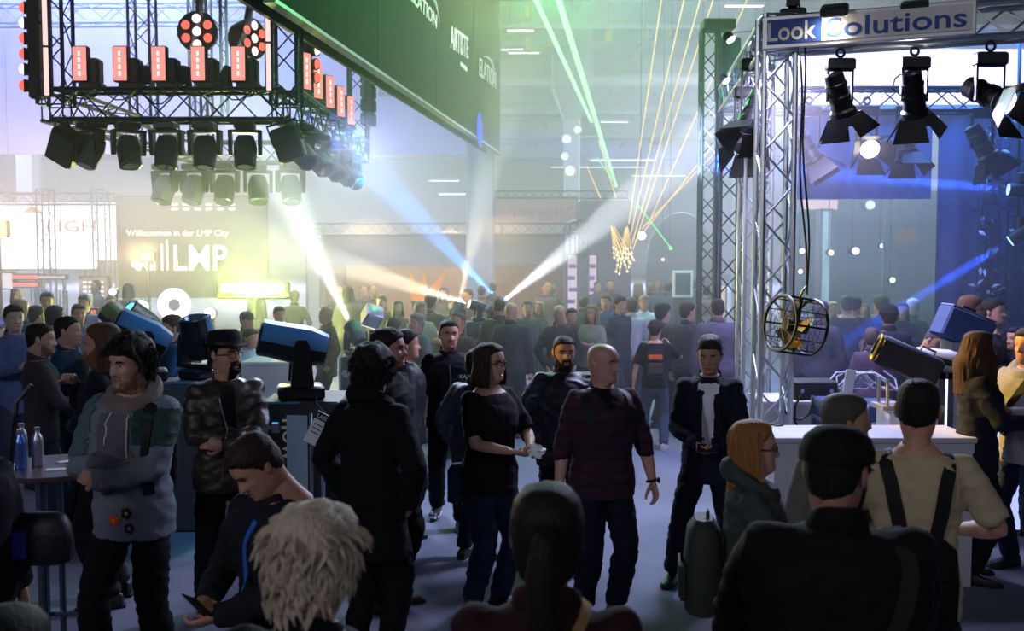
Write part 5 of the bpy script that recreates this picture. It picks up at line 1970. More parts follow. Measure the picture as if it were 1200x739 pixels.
counter('long pale counter in front of the booth machines', 906, 1146, 513, 7.2, .55, cw)
tw_, zt1 = counter('white pedestal table behind the corner tower base', 893, 962, 470, 9.7, .6, cw)
amp = thing('amplifier', 'black flat box standing on the white pedestal table', 'amplifier', (W(952, 470, 9.9).x, 9.95, zt1))
MB().box((0, 0, .09), (.42, .34, .17), bev=.01).build('body', blk, amp, False)
MB().box((0, -.172, .09), (.40, .008, .15)).build('front_plate', M('amp_front', '20242c', .4), amp, False)
for x in (-.14, .14):
    MB().cyl((x, -.17, .09), (x, -.2, .09), .02, n=10).build('knob', M('chrome', 'c8ccd4', .15, .95), amp)
for k, (px0, px1, y0, Y, m) in enumerate(((962, 1003, 468, 9.4, 'dark blue road case behind the counter, left one'), (1004, 1052, 470, 9.2, 'dark blue road case with white stickers, right one'))):
    a, b = W(px0, y0, Y), W(px1, y0, Y)
    t = plinth(m, (a.x + b.x) / 2, Y, b.x - a.x, .5, a.z, M('case_blue', '22345e', .5), 'road_case')
    for j in range(3):
        MB().box((.12, -.256, a.z * (.75 - .14 * j)), (.05, .006, .05)).build('sticker', M('card_white', 'd4d6da'), t, False)
# cable tangle behind
for k in range(5):
    c = W(985 + 12 * k, 452, 10.2)
    pts = [c + Vector((.16 * math.cos(j * .9 + k), .06 * math.sin(j * 1.3), .10 * math.sin(j * 1.1 + k * 2) + .05)) for j in range(12)]
    tag(MB().tube(pts, .010, 5).build('cable', M('cable_pale', '9aa4b8', .5)), 'pale cable coil behind the road cases, %s' % ['first from the tower', 'second from the tower', 'middle one', 'fourth', 'nearest the hazer'][k], 'cable')
for k, (px, py) in enumerate(((935, 468), (948, 478))):
    c = W(px, py, 9.6)
    pts = [c + Vector((.14 * math.cos(j * .7), 0, -.05 + -.14 * math.sin(j * .7) * (1 + k * .5))) for j in range(7)]
    tag(MB().tube(pts, .011, 6).build('cable', MB_c), 'black cable looping under the flat box, %s' % ['upper', 'lower'][k], 'cable')
wb = thing('card_stand', 'small white standing card on the road case', 'card', W(995, 447, 9.3) + Vector((0, 0, -.14)))
MB().box((0, 0, .13), (.09, .012, .24), Matrix.Rotation(.15, 3, 'Y')).build('card', M('card_white', 'd4d6da'), wb, False)
MB().box((0, .03, .005), (.10, .08, .01)).build('foot', M('card_white', 'd4d6da'), wb, False)
# tilted hazer machine
c = W(1064, 423, 8.4)
hz_ = thing('hazer', 'black tilted fog machine with yellow lit nozzle end on a pale stand', 'fog machine', c)
Q = Matrix.Rotation(R(-18), 3, 'Z') @ Matrix.Rotation(R(24), 3, 'Y')
MB().box((0, 0, 0), (.52, .26, .24), Q, bev=.02).build('body', M('hazer_black', '0f1420', .4), hz_)
MB().box(Q @ Vector((-.27, 0, 0)), (.02, .25, .23), Q, bev=.008).build('end_plate', M('hazer_yellow_lit', 'c9a63a', .4, .3), hz_, False)  # end plate colour carries the yellow light that falls on it
MB().torus(Q @ Vector((-.285, -.02, .02)), Q @ Vector((1, 0, 0)), .075, .014, 18, 6).build('nozzle_ring', blk, hz_)
MB().disc(Q @ Vector((-.284, -.02, .02)), Q @ Vector((1, 0, 0)), .07, 16, .01).build('nozzle', M('nozzle_dark', '1a1610', .5), hz_)
MB().tube([Q @ Vector((.05, 0, .12)), Q @ Vector((.05, 0, .16)), Q @ Vector((.16, 0, .16)), Q @ Vector((.16, 0, .12))], .010, 6).build('handle', M('chrome', 'c8ccd4'), hz_)
st = MB()
for x, y in ((-.2, -.1), (.2, -.1), (-.2, .1), (.2, .1)):
    st.cyl((x, y, -.14), (x, y, -.36), .014, n=8)
st.box((0, 0, -.37), (.5, .3, .03))
st.build('stand', M('stand_beige', 'b0a898', .5), hz_, False)
ped = thing('pedestal', 'bright white pedestal under the tilted fog machine', 'pedestal', (c.x, 8.4, 0))
MB().box((0, 0, (c.z - .40) / 2), (.40, .30, c.z - .40), bev=.01).build('body', M('pedestal_white', 'd8d8e4', .5), ped, False)
MB().box((0, 0, c.z - .392), (.46, .34, .016)).build('top', M('pedestal_white', 'd8d8e4', .5), ped, False)
MB().box((0, 0, .03), (.42, .32, .06)).build('foot', M('pedestal_grey', '80808c', .5), ped, False)
c = W(1128, 384, 9.6)
b_ = thing('flight_box', 'blue grey tilted equipment box behind the long haired woman', 'fog machine', c)
Q = Matrix.Rotation(R(22), 3, 'Y')
MB().box((0, 0, 0), (.46, .3, .30), Q, bev=.02).build('body', M('box_blue', '3a4a78', .5), b_)
MB().box(Q @ Vector((0, 0, .155)), (.44, .28, .012), Q).build('lid', M('box_grey', '8a90a0', .4, .4), b_, False)
MB().tube([Q @ Vector((-.08, 0, .16)), Q @ Vector((-.08, 0, .19)), Q @ Vector((.05, 0, .19)), Q @ Vector((.05, 0, .16))], .012, 6).build('handle', ybl, b_)
MB().box((0, 0, -c.z / 2 - .06), (.30, .28, c.z - .12)).build('stand', M('pedestal_grey', '80808c'), b_, False)
c = W(1096, 421, 8.8)
b_ = thing('white_machine', 'white rounded fog machine beside the black one', 'fog machine', c)
Q = Matrix.Rotation(R(14), 3, 'Y')
MB().loft([[Q @ Vector((x, p.x, p.y)) for p in rrect(w_, h_, 0, 3)] for x, w_, h_ in ((-.2, .05, .04), (-.16, .10, .07), (.10, .13, .11), (.20, .12, .10))]).build('body', M('machine_white', 'd0d0da', .35), b_)
MB().box(Q @ Vector((.02, -.13, 0)), (.2, .012, .05), Q).build('vent', M('amp_front', '20242c'), b_, False)
MB().box((0.04, 0, -c.z / 2 - .05), (.26, .22, c.z - .12)).build('stand', M('pedestal_white', 'd8d8e4'), b_, False)
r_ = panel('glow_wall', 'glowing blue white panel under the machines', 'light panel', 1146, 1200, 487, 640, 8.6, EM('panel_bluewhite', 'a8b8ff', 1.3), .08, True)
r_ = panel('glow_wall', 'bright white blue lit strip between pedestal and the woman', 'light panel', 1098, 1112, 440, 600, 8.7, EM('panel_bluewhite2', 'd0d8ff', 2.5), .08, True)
ch = thing('phone', 'small black phone lying on the pale counter', 'phone', W(908, 489, 7.75))
zt2 = W(906, 513, 7.2).z
ch.location.z = zt2
MB().box((0, 0, .008), (.07, .14, .014), Matrix.Rotation(.4, 3, 'Z'), bev=.004).build('body', blk, ch)
MB().box((0, 0, .016), (.06, .12, .002), Matrix.Rotation(.4, 3, 'Z')).build('screen_glass', M('lens_glass', '20282e'), ch, False)
# ------------------------------------------------------------------ left foreground table
tx = W(64, 545, 5.75)
tb = thing('bar_table', 'round dark high bar table with a chrome post at the left', 'table', (tx.x, 5.75, 0))
n = 32
zt_ = tx.z
wood = M('table_top', '4a3a3c', .35, 0, .15, 6)
MB().loft([[Vector((r_ * math.cos(2 * PI * i / n), r_ * math.sin(2 * PI * i / n), z)) for i in range(n)] for r_, z in ((.33, zt_ - .03), (.345, zt_ - .02), (.345, zt_ - .005), (.34, zt_))]).build('top', wood, tb, 40)
chm = M('chrome_dark', '70788c', .2, .9)
MB().cyl((-.08, 0, .03), (-.08, 0, zt_ - .03), .032, n=14).build('post', chm, tb)
MB().cyl((.0, .06, .03), (.0, .06, zt_ - .03), .018, n=12).build('post', chm, tb)
MB().box((-.04, .03, .32), (.26, .02, .02)).build('footrest', chm, tb)
MB().loft([[Vector((-.04 + r_ * math.cos(2 * PI * i / n), .03 + r_ * math.sin(2 * PI * i / n), z)) for i in range(n)] for r_, z in ((.24, 0), (.24, .015), (.05, .035))]).build('base', chm, tb, 40)
for k, (dx, dy, m) in enumerate(((-.145, -.10, 'blue'), (-.085, -.02, 'grey'), (-.24, .12, 'grey'))):
    t = thing('bottle', ['slim aluminium bottle with a blue shine on the bar table', 'slim aluminium bottle, right of the blue shining one', 'aluminium bottle half hidden at the table edge'][k], 'bottle', (tx.x + dx, 5.75 + dy, zt_))
    sec = ((.0, .028), (.004, .032), (.14, .032), (.17, .026), (.19, .014), (.205, .013))
    MB().loft([[Vector((r_ * math.cos(2 * PI * i / 16), r_ * math.sin(2 * PI * i / 16), z)) for i in range(16)] for z, r_ in sec]).build('body', M('bottle_blue_shine', '5a78c8', .25, .7) if m == 'blue' else M('bottle_alu', '9aa0a8', .3, .7), t, 40)  # blue shine on one aluminium bottle is put into its colour
    MB().cyl((0, 0, .205), (0, 0, .222), .016, n=12).build('cap', M('cap_grey', '80848c', .4, .5), t)
for k, (dx, dy, a) in enumerate(((.06, -.12, .3), (.17, .06, -.4), (.03, .10, .8))):
    t = tag(MB().box((0, 0, .003), (.10, .06, .004), Matrix.Rotation(a, 3, 'Z')).build('paper', M('card_white', 'd4d6da'), None, False), ['white paper slip at the front of the bar table', 'white paper slip at the right edge of the bar table', 'paper slip lying behind the bottles'][k], 'paper')
    t.location = (tx.x + dx, 5.75 + dy, zt_)
t = thing('crumpled_napkin', 'crumpled white napkin standing on the bar table', 'napkin', (tx.x + .11, 5.85, zt_))
mb = MB().ell((0, 0, .035), (.03, .02, .035), 8, 6)
mb.v = [v_ + Vector((noise.noise(v_ * 60), noise.noise(v_ * 60 + Vector((9, 0, 0))), 0)) * .012 for v_ in mb.v]
mb.build('paper', M('card_white', 'd4d6da'), t)
bg = thing('shoulder_bag', 'dark blue and black bag hanging at the left below the table', 'bag', W(48, 628, 4.7))
mb = MB()
for z, w_, d_ in ((-.13, .10, .05), (-.12, .14, .08), (-.03, .155, .10), (.07, .14, .08), (.12, .09, .05)):
    pass
mb.loft([[Vector((p_.x, p_.y, z)) for p_ in rrect(w_, d_, 0, 2.6, 20)] for z, w_, d_ in ((-.125, .12, .05), (-.11, .145, .07), (-.03, .15, .08), (.06, .135, .07), (.10, .115, .05), (.115, .09, .02))])
mb.build('bag_body', M('bag_black', '0c0e16', .5, 0, .2, 8, .3, 20), bg)
MB().box((-.09, -.085, -.02), (.12, .03, .14), bev=.02).build('pocket', M('bag_blue', '1c2a80', .35), bg)
MB().tube([(-.10, 0, .10), (-.14, .02, .32), (-.12, .05, .62), (-.06, .08, .70)], .012, 6).build('strap', M('bag_black', '0c0e16'), bg)
# white bar in the mid-ground
counter('white bar block behind the large moving head', 281, 345, 424, 11.2, .6, M('bar_white', 'cfd6d4', .6), 'bar_block')
a = W(324, 424, 11.3)
for k, dx in enumerate((0, .13)):
    t = thing('bottle', ['green beer bottle on the white bar block', 'dark beer bottle at the right on the white bar block'][k], 'bottle', (a.x + dx, 11.45, W(324, 424, 11.2).z))
    MB().loft([[Vector((r_ * math.cos(2 * PI * i / 12), r_ * math.sin(2 * PI * i / 12), z)) for i in range(12)] for z, r_ in ((0, .03), (.13, .031), (.17, .014), (.24, .012))]).build('body', M('glass_green', '3a5a3a', .2) if k == 0 else M('glass_brown', '3a2418', .2), t, 40)
    MB().box((0, -.031, .08), (.03, .004, .05)).build('bottle_label', M('card_white', 'd4d6da'), t, False)
# ------------------------------------------------------------------ the people
def patch(info, name, pred, mat, off=.005, obj='top', parent=None):
    """a garment panel: copy of the faces that satisfy pred(centre, normal), raised a little"""
    me = info[obj].data
    idx, vs2, fs = {}, [], []
    for p in me.polygons:
        if pred(p.center, p.normal):
            f = []
            for i in p.vertices:
                if i not in idx:
                    idx[i] = len(vs2)
                    vs2.append(me.vertices[i].co + me.vertices[i].normal * off)
                f.append(idx[i])
            fs.append(tuple(f))
    mb = MB().add(vs2, fs)
    return mb.build(name, mat, parent or info[obj], True, False)


def line_on(info, name, pts, r, mat, off=.004, obj='top', parent=None, steps=4):
    q = []
    for a, b in zip(pts, pts[1:]):
        for i in range(steps):
            q.append(Vector(a).lerp(Vector(b), i / steps))
    q.append(Vector(pts[-1]))
    P, N = on_surface(info, q, off, obj)
    return MB().tube(P, r, 6).build(name, mat, parent or info[obj])


def hand_spot(info, i, along=.09):
    """world position of a hand"""
    d = (info['wrist'][i] - info['elbow'][i]).normalized()
    p = info['wrist'][i] + d * along
    r = info['root']
    return Vector(r.location) + Matrix.Rotation(r.rotation_euler.z, 3, 'Z') @ (p * info['s'])


def backpack(info, label, mat, w=.28, h=.42, d=.14, z=1.20, top=None, name='backpack'):
    """worn on the back of a person; a thing of its own"""
    r = info['root']
    s = info['s']
    rot = Matrix.Rotation(r.rotation_euler.z, 3, 'Z')
    y0 = .135 + d / 2
    t = thing(name, label, 'backpack', Vector(r.location) + rot @ (Vector((0, y0, z)) * s), r.rotation_euler.z)
    mb = MB().loft([[Vector((p.x, p.y, q)) for p in rrect(w_, d_, 0, 3.2, 20)] for q, w_, d_ in ((-h / 2, w * .40, d * .35), (-h * .46, w * .48, d * .48), (0, w * .5, d * .52), (h * .38, w * .46, d * .42), (h * .5, w * .30, d * .22))])
    mb.build('pack_body', mat, t)
    MB().box((0, d * .5, -h * .14), (w * .76, .05, h * .42), bev=.02).build('front_pocket', mat if top is None else top[1], t)
    if top:
        MB().box((0, d * .44, h * .24), (w * .72, .04, h * .22), bev=.02).build('top_pocket', top[0], t)
    MB().tube([(-.03, -.02, h * .5), (-.02, -.02, h * .56), (.02, -.02, h * .56), (.03, -.02, h * .5)], .008, 6).build('loop', mat, t)
    t.scale = (s, s, s)
    return t


stp = M('strap_black', '08090b', .7)
metal = M('zip_metal', '8a8e94', .35, .8)
gfr = M('glasses_frame', '1c1a1a', .35)
# ---- man in the colour-blocked hoodie, arms crossed
A = person('young man in grey colour block hoodie standing with crossed arms at the left', 152, 388, 5.5, face=-8, pose='crossed', hair=('fluffy', '1d1613'), skin='a87e6a', top=('hoodie', '686e78', .80, '6e625c'), legs='0c0d11',
           head=(-20, 4, 0), collar='hood', hx=.035, feet=((-.22, -.02, 0), (.14, .02, 0)), build=.98, beard=('stubble', '84604f'))
patch(A, 'shoulder_block', lambda c, n: c.z > 1.27 and c.x > .07 and c.z < 1.44, CL('2a4038'))
patch(A, 'chest_block', lambda c, n: c.z > 1.18 and c.x < .06 and c.x > -.10 and n.y < -.2 and c.z < 1.42, CL('55555e'))
patch(A, 'sleeve_block', lambda c, n: c.z > 1.22 and c.x < -.16, CL('4a5a60'))
for x, z1 in ((-.055, 1.28), (.065, 1.20)):
    line_on(A, 'drawstring', [(x * .8, -.16, 1.44), (x, -.2, 1.36), (x * 1.1, -.2, z1)], .005, CL('c0b4a8'), .008)
for k, (x, z, c) in enumerate(((-.035, .90, 'e2502a'), (.035, .93, '1a1c2a'), (.045, .875, '222848'))):
    P, N = on_surface(A, [(x + .01, -.2, z)], .006)
    f = MB()
    for j in range(5):
        a = 2 * PI * j / 5
        f.ell(P[0] + Vector((.017 * math.cos(a), 0, .017 * math.sin(a))), (.012, .004, .012), 8, 5)
    o = f.build('flower_patch', CL(c), A['top'])
    MB().ell(P[0] + Vector((0, -.004, 0)), (.009, .004, .009), 8, 5).build('flower_centre', CL('d8a030'), A['top'])
strap(A, 'backpack_strap', [(.13, .05, 1.47), (.135, -.10, 1.42), (.15, -.18, 1.25), (.16, -.14, 1.02)], .055, stp, .008)
backpack(A, 'black backpack worn by the man in the grey hoodie', CL('0a0b0e'))
# ---- man with hat
B = person('bearded man in black hat and dark leather jacket with crossed arms', 263, 386, 6.7, face=22, pose='crossed', hair=('crop', '171210'), skin='a87c68', top=('jacket', '2b211e', .80), topkind='leather', legs='08090c',
           head=(36, -2, 0), collar='polo', hx=.0, build=1.04, beard=('goatee', '0e0a09'), feet=((-.14, 0, 0), (.14, .02, 0)))
B['root'].scale = [q * .985 for q in B['root'].scale]
hat(B, CL('121318'), 'trilby')
glasses(B, M('glasses_brown', '5a4030', .3), True)
patch(B, 'shirt_front', lambda c, n: n.y < -.3 and abs(c.x) < .045 and 1.20 < c.z < 1.47, CL('0a0a0c'))
line_on(B, 'zip', [(-.05, -.3, 1.42), (-.05, -.3, .84)], .004, metal)
# ---- left cluster
C = person('long haired man in dark shirt in profile behind the hoodie man', 120, 379, 6.9, face=-82, pose='chin', hair=('long', '4a3426'), skin='a8786e', top=('shirt', '10141c'), legs='0c0e14', head=(0, 4, 0), beard=('full', '6a4a34'), build=1.06, lod=0)
D = person('short haired man in dark sweater turned away at the left', 46, 378, 8.2, face=118, pose='hold_r', hair=('crop', '1c1712'), skin='a98672', top=('knit', '352c34'), legs='1d2838', head=(-10, 5, 0), legkind='denim', lod=1, beard=('stubble', '6e5444'))
E_ = person('broad man in dark teal shirt in profile facing right at the left', 79, 370, 8.9, face=96, pose='pocket', hair=('crop', '191512'), skin='a98672', top=('shirt', '123240'), legs='14202c', build=1.15, lod=1)
# ---- young man bent over a phone
G = person('young man in dark jacket bowed over his phone in the foreground', 327, 515, 4.1, face=-38, pose='phone', hair=('short', '2a1c15'), skin='b08068', top=('jacket', '181a1f', .80), legs='0a0b10', head=(-12, 34, -6), lean=8, hx=-.05, collar='stand',
           arms=dict(r=(-.10, -.30, 1.10), l=(.02, -.34, 1.06), re=(-1, .5, -1), le=(1, .5, -1)))
strap(G, 'lanyard', [(.055, -.16, 1.42), (.02, -.2, 1.30), (-.01, -.2, 1.10)], .022, CL('2c5fb0'), .006)
t = thing('phone', 'dark smartphone held by the bowed young man', 'phone', hand_spot(G, 0, .12) + Vector((.0, -.02, .03)), R(-38))
Q = Matrix.Rotation(R(-50), 3, 'X')
MB().box((0, 0, 0), (.075, .15, .009), Q, bev=.004).build('body', blk, t)
MB().box(Q @ Vector((0, 0, .006)), (.068, .14, .001), Q).build('screen_glass', M('phone_screen', '20242c', .1), t, False)
# ---- black coat person, seen from behind
Hh = person('person with bushy dark hair in long black coat seen from behind', 436, 406, 5.9, face=152, pose='pocket', hair=('curly', '120e0d'), skin='9a7462', top=('coat', '0a0b0f', .62), legs='08090c', hx=.02, collar='hood', face_parts=False, head=(10, 0, 0))
I_ = person('man with dark hair in profile beside the black coat, facing right', 455, 385, 6.8, face=70, pose='down', hair=('short', '17120f'), skin='a27868', top=('jacket', '0e1016'), legs='0b0c11', head=(12, 0, 0), beard=('stubble', '6a4c40'), collar='stand', lod=0)
# ---- walking man
J = person('young man in black zip jacket walking towards the viewer', 526, 374, 8.9, face=6, pose='down', hair=('crop', '120f0e'), skin='b08672', top=('jacket', '0e131c', .84), legs='0b0f18', shoes='202024', head=(8, 0, 0), collar='stand', beard=('stubble', '8a6654'),
           feet=((-.10, .26, .03), (.09, -.22, 0)), arms=dict(r=(-.29, .10, .85), l=(.27, -.12, .85)), build=.98)
line_on(J, 'zip', [(0, -.3, 1.45), (0, -.3, .86)], .004, metal)
text('chest_logo', 'KA', .045, M('card_white', 'd4d6da'), J['root'], on_surface(J, [(.10, -.3, 1.30)], .008)[0][0], (PI / 2, 0, R(8)), ext=.001)
# ---- woman with glasses
K = person('woman with glasses in black tee shirt holding a tissue', 574, 400, 6.75, face=38, sex='f', build=1.10, pose='hold', hair=('bob', '2a1a15'), skin='b28a78', top=('tee', '0f1014', .80), legs='1a2740', legkind='denim', head=(18, 2, 0), hx=.01,
           arms=dict(r=(-.03, -.30, 1.11), l=(.09, -.31, 1.13), re=(-1, .4, -.9), le=(1, .4, -.9)))
glasses(K, gfr)
strap(K, 'bag_strap', [(-.10, .02, 1.46), (-.02, -.2, 1.30), (.10, -.2, 1.10), (.16, -.1, .95)], .018, stp, .006)
t = thing('tissue', 'crumpled white tissue in the hands of the woman with glasses', 'tissue', hand_spot(K, 0, .13) + Vector((.01, -.02, .03)))
mb = MB().ell((0, 0, 0), (.055, .04, .045), 14, 10)
mb.v = [v_ + Vector((noise.noise(v_ * 40), noise.noise(v_ * 40 + Vector((9, 0, 0))), noise.noise(v_ * 40 + Vector((0, 7, 0))))) * .03 for v_ in mb.v]
mb.build('paper', M('tissue_white', 'e4e4ea', .8), t)
t = thing('shoulder_bag', 'dark blue shoulder bag at the hip of the woman with glasses', 'bag', Vector(K['root'].location) + Vector((-.20, -.02, .88)), R(38))
MB().loft([[Vector((p_.x, p_.y, z)) for p_ in rrect(w_, d_, 0, 3, 16)] for z, w_, d_ in ((-.14, .07, .04), (-.13, .09, .05), (.08, .09, .045), (.12, .06, .03))]).build('bag_body', CL('202a48'), t)
MB().box((0, -.045, 0), (.12, .02, .14), bev=.01).build('flap', CL('202a48'), t)
# ---- person behind the woman
L_ = person('person in dark padded jacket half hidden behind the woman with glasses', 559, 409, 7.9, face=150, pose='pocket', hair=('short', '16120f'), top=('puffer', '1c2230'), legs='121624', topkind='puffer', lod=1)
# ---- bearded man in dark jacket
N_ = person('bearded man in dark navy padded jacket facing the viewer', 661, 393, 7.75, face=4, pose='pocket', hair=('crop', '17110e'), skin='b08468', top=('puffer', '151d28', .80), topkind='puffer', legs='0d1018', collar='stand', beard=('short', '2a1d17'), head=(6, 2, 0))
# ---- bald man
O_ = person('bald man in dark burgundy checked shirt looking right', 707, 402, 6.6, face=16, pose='down', hair=('bald', '6a4a38'), skin='b88a78', top=('roll', '36202e', .80), legs='101522', legkind='denim', head=(34, 0, 0), build=1.14, collar='polo',
            arms=dict(r=(-.31, -.03, .84), l=(.33, -.06, .86)))
patch(O_, 'undershirt', lambda c, n: n.y < -.2 and c.z > 1.36 and abs(c.x) < (c.z - 1.36) * .7, CL('0e0d12'), .004)
for z in (.90, .98, 1.06, 1.14, 1.22, 1.30, 1.38):
    patch(O_, 'check_stripe', lambda c, n, z=z: abs(c.z - z) < .012, CL('2c1a26'), .003)
for x in (-.14, .14):
    strap(O_, 'backpack_strap', [(x * .9, .06, 1.46), (x, -.10, 1.42), (x * 1.05, -.19, 1.25)], .05, stp, .007)
d = (O_['wrist'][1] - O_['elbow'][1]).normalized()
w = MB().torus(O_['wrist'][1] - d * .01, d, .036, .010, 18, 6).build('watch', stp, O_['root'])
MB().box(O_['wrist'][1] - d * .01 + Vector((.038, -.012, 0)), (.014, .036, .036), bev=.005).build('watch_face', M('watch_glass', '28344c', .15), w)
# ---- suit man
S_ = person('man in navy suit and white shirt looking down at his phone', 832, 394, 7.3, face=-14, pose='phone', hair=('quiff', '2a2623'), skin='a67c68', top=('suit', '151a2a', .74), legs='10131e', shoes='0c0c0e', head=(-4, 12, 0), collar='lapel',
            feet=((-.24, -.05, 0), (.16, .08, 0)), arms=dict(r=(-.06, -.27, 1.06), l=(.07, -.27, 1.05)))
patch(S_, 'shirt', lambda c, n: n.y < -.15 and 1.00 < c.z < 1.455 and abs(c.x) < .022 + (c.z - 1.00) * .12, M('shirt_white', 'd8d8e2', .7, 0, .05, 20, .15, 60), .004)
for sg in (-1, 1):
    P, N = on_surface(S_, [(sg * (.030 + (z - 1.0) * .125), -.3, z) for z in (1.02, 1.12, 1.22, 1.32, 1.42, 1.47)], .008)
    MB().strip(P, N, .045, .008).build('lapel', CL('111522'), S_['top'])
0 and patch(S_, 'shirt_collar', lambda c, n: n.y < -.2 and 1.44 < c.z and abs(c.x) > .015 and abs(c.x) < .06, M('shirt_white', 'd8d8e2'), .012)
t = thing('phone', 'dark smartphone in the hands of the man in the suit', 'phone', (hand_spot(S_, 0, .10) + hand_spot(S_, 1, .10)) / 2 + Vector((0, -.02, .02)), R(-14))
MB().box((0, 0, 0), (.15, .075, .009), Matrix.Rotation(R(40), 3, 'X'), bev=.004).build('body', blk, t)
MB().box((0, 0, .006), (.14, .068, .002), Matrix.Rotation(R(40), 3, 'X')).build('screen_glass', M('phone_screen', '20242c'), t, False)
# ---- blonde woman with glasses
Bl = person('blonde long haired woman with glasses in profile, olive jacket', 884, 489, 4.4, face=82, sex='f', pose='hold_r', hair=('long', '8a5a2e'), skin='b98c78', top=('jacket', '3a3f3c', .80), legs='1a1c20', head=(4, 0, 0), collar='hood', hx=.01)
glasses(Bl, gfr)
backpack(Bl, 'dark olive backpack of the blonde woman', M('pack_olive', '20261f', .7, 0, .2, 10, .2, 30), .30, .44, .18, 1.10)
# ---- black cap man
Cp = person('broad man in black with a black cap seen from behind at the right', 982, 490, 3.0, face=172, pose='hold', hair=('crop', '14100e'), skin='9a705e', top=('jacket', '0b0b0d', .80), legs='08080a', build=1.36, head=(-32, 4, 0), collar='stand', hx=.02, beard=('short', '17110e'))
hat(Cp, CL('0c0c0f'), 'cap')
glasses(Cp, gfr, False, M('sun_lens', '0a0a0c', .1))
strap(Cp, 'bag_strap', [(-.16, -.02, 1.46), (-.16, .14, 1.36), (-.10, .2, 1.15), (.0, .2, .95)], .05, CL('2a2622'), .01)
t = backpack(Cp, 'dark brown worn sling bag on the back of the man with the cap', M('pack_brown', '241e18', .75, 0, .25, 8, .3, 25), .30, .40, .14, .95, None, 'sling_bag')
t.location.x += .19
# ---- grey haired man behind the cap man
Gr = person('grey haired man with glasses half hidden behind the black cap', 992, 461, 4.7, face=150, pose='down', hair=('short', '4a4440'), skin='a27a68', top=('shirt', 'a8a298'), legs='202228', head=(-60, 0, 0), lod=1)
# ---- beige tee man
T_ = person('young man in beige tee shirt with black straps seen from behind', 1077, 443, 4.35, face=166, pose='hold', hair=('crop', '17110e'), skin='b8886c', top=('tee', 'b2a080', .80), legs='1a1c22', head=(-12, 6, 0), face_parts=False,
            arms=dict(l=(.14, -.30, 1.18), r=(-.20, -.26, 1.10)))
for x in (-.10, .12):
    strap(T_, 'backpack_strap', [(x, -.12, 1.40), (x, .02, 1.475), (x * 1.0, .16, 1.36), (x * .8, .2, 1.15), (x * .3, .2, .95)], .055, stp, .008)
backpack(T_, 'black low hanging backpack of the man in the beige tee', CL('0b0b0d'), .28, .34, .12, 1.0)
# ---- nearest heads
Wh = person('person with white fluffy hair in dark jacket in the foreground', 365, 588, 2.45, face=168, pose='down', hair=('fluffy', 'b0a08a'), skin='b08a78', top=('jacket', '0e1015'), legs='0a0a0c', hx=.03, collar='polo', face_parts=False, head=(-8, 6, 0))
Po = person('woman with dark ponytail and tan bag strap seen from behind in front', 641, 566, 2.5, face=176, sex='f', pose='down', hair=('ponytail', '17100d'), skin='a87c68', top=('knit', '2a1218'), legs='0a0a0c', hx=.0, build=1.3, face_parts=False)
strap(Po, 'bag_strap', [(-.09, -.05, 1.47), (-.085, .04, 1.475), (-.03, .15, 1.38), (.06, .2, 1.22), (.12, .2, 1.05)], .026, CL('a08050'), .008)
# ---- left edge
Le = person('dark figure cut off at the left picture edge', -48, 470, 4.5, face=60, pose='down', hair=('short', '100d0c'), top=('coat', '08090c', .7), legs='08080a', lod=1, build=1.1)
Lb = person('dark low figure at the bottom left corner', 8, 712, 2.2, face=170, pose='down', hair=('short', '0c0a0a'), top=('jacket', '08080b'), legs='08080a', lod=1)
# ---- right
Ri = person('long haired woman in dark hooded jacket lit yellow, holding a bottle', 1148, 386, 7.4, face=76, sex='f', pose='hold_r', hair=('longwild', '3a2416'), skin='b0866e', top=('jacket', '151826', .80), legs='10121c', collar='hood', head=(4, 2, 0), hx=.01)
t = thing('bottle', 'clear water bottle held by the long haired woman', 'bottle', hand_spot(Ri, 0, .09) + Vector((.02, -.02, -.06)))
MB().loft([[Vector((r_ * math.cos(2 * PI * i / 14), r_ * math.sin(2 * PI * i / 14), z)) for i in range(14)] for z, r_ in ((0, .028), (.01, .032), (.14, .032), (.18, .014), (.21, .013))]).build('body', M('bottle_clear', 'a8b8c8', .1, 0, .05, 5, 0, 60, .8), t, 40)
MB().cyl((0, 0, .21), (0, 0, .228), .015, n=12).build('cap', M('cap_blue', '3050b0', .4), t)
Rw = person('man in pale jacket with dark bag strap at the right edge', 1206, 384, 7.6, face=-60, pose='hold', hair=('short', '2a1c14'), skin='a87e6a', top=('jacket', '8a8a90', .80), legs='202c48', legkind='denim', lod=1, collar='hood')
strap(Rw, 'bag_strap', [(.1, -.05, 1.46), (.0, -.2, 1.25), (-.12, -.16, 1.0)], .05, stp, .008)

# ---- mid-ground and background people
def bp(label, px, yt, Y, face, hair, top, legs, pose='down', sex='m', lod=1, group=None, **k):
    return person(label, px, yt, Y, face=face, hair=hair, top=top, legs=legs, pose=pose, sex=sex, lod=lod, group=group, **k)


x = bp('man in blue blazer with white collar standing left of the hat', 201, 370, 10.4, -60, ('quiff', '4a3a2c'), ('suit', '1d4a78'), '1c2434', 'hold', skin='b89684')
patch(x, 'shirt', lambda c, n: n.y < -.15 and 1.0 < c.z and abs(c.x) < .02 + (c.z - 1.0) * .14, CL('3a4248'), .006)
bp('man with receding hair half hidden behind the blue moving head', 222, 379, 11.5, -70, ('receding', '4a3626'), ('shirt', '3a4a60'), '20242c')
bp('person in pale blue shirt leaning on the white bar, left', 285, 383, 11.9, 60, ('short', '4a3a28'), ('shirt', 'a8c0cc'), '2a3038', 'table', lean=12)
bp('bald person in white shirt leaning on the white bar, right', 318, 382, 12.4, -70, ('bald', '6a4a38'), ('shirt', 'b8c8d0'), '2a3038', 'table', lean=14, skin='b08a70')
x = bp('person in a dark cap standing before the yellow glow', 289, 365, 14, 60, ('short', '2a2a20'), ('jacket', '4a5040'), '2a2c28')
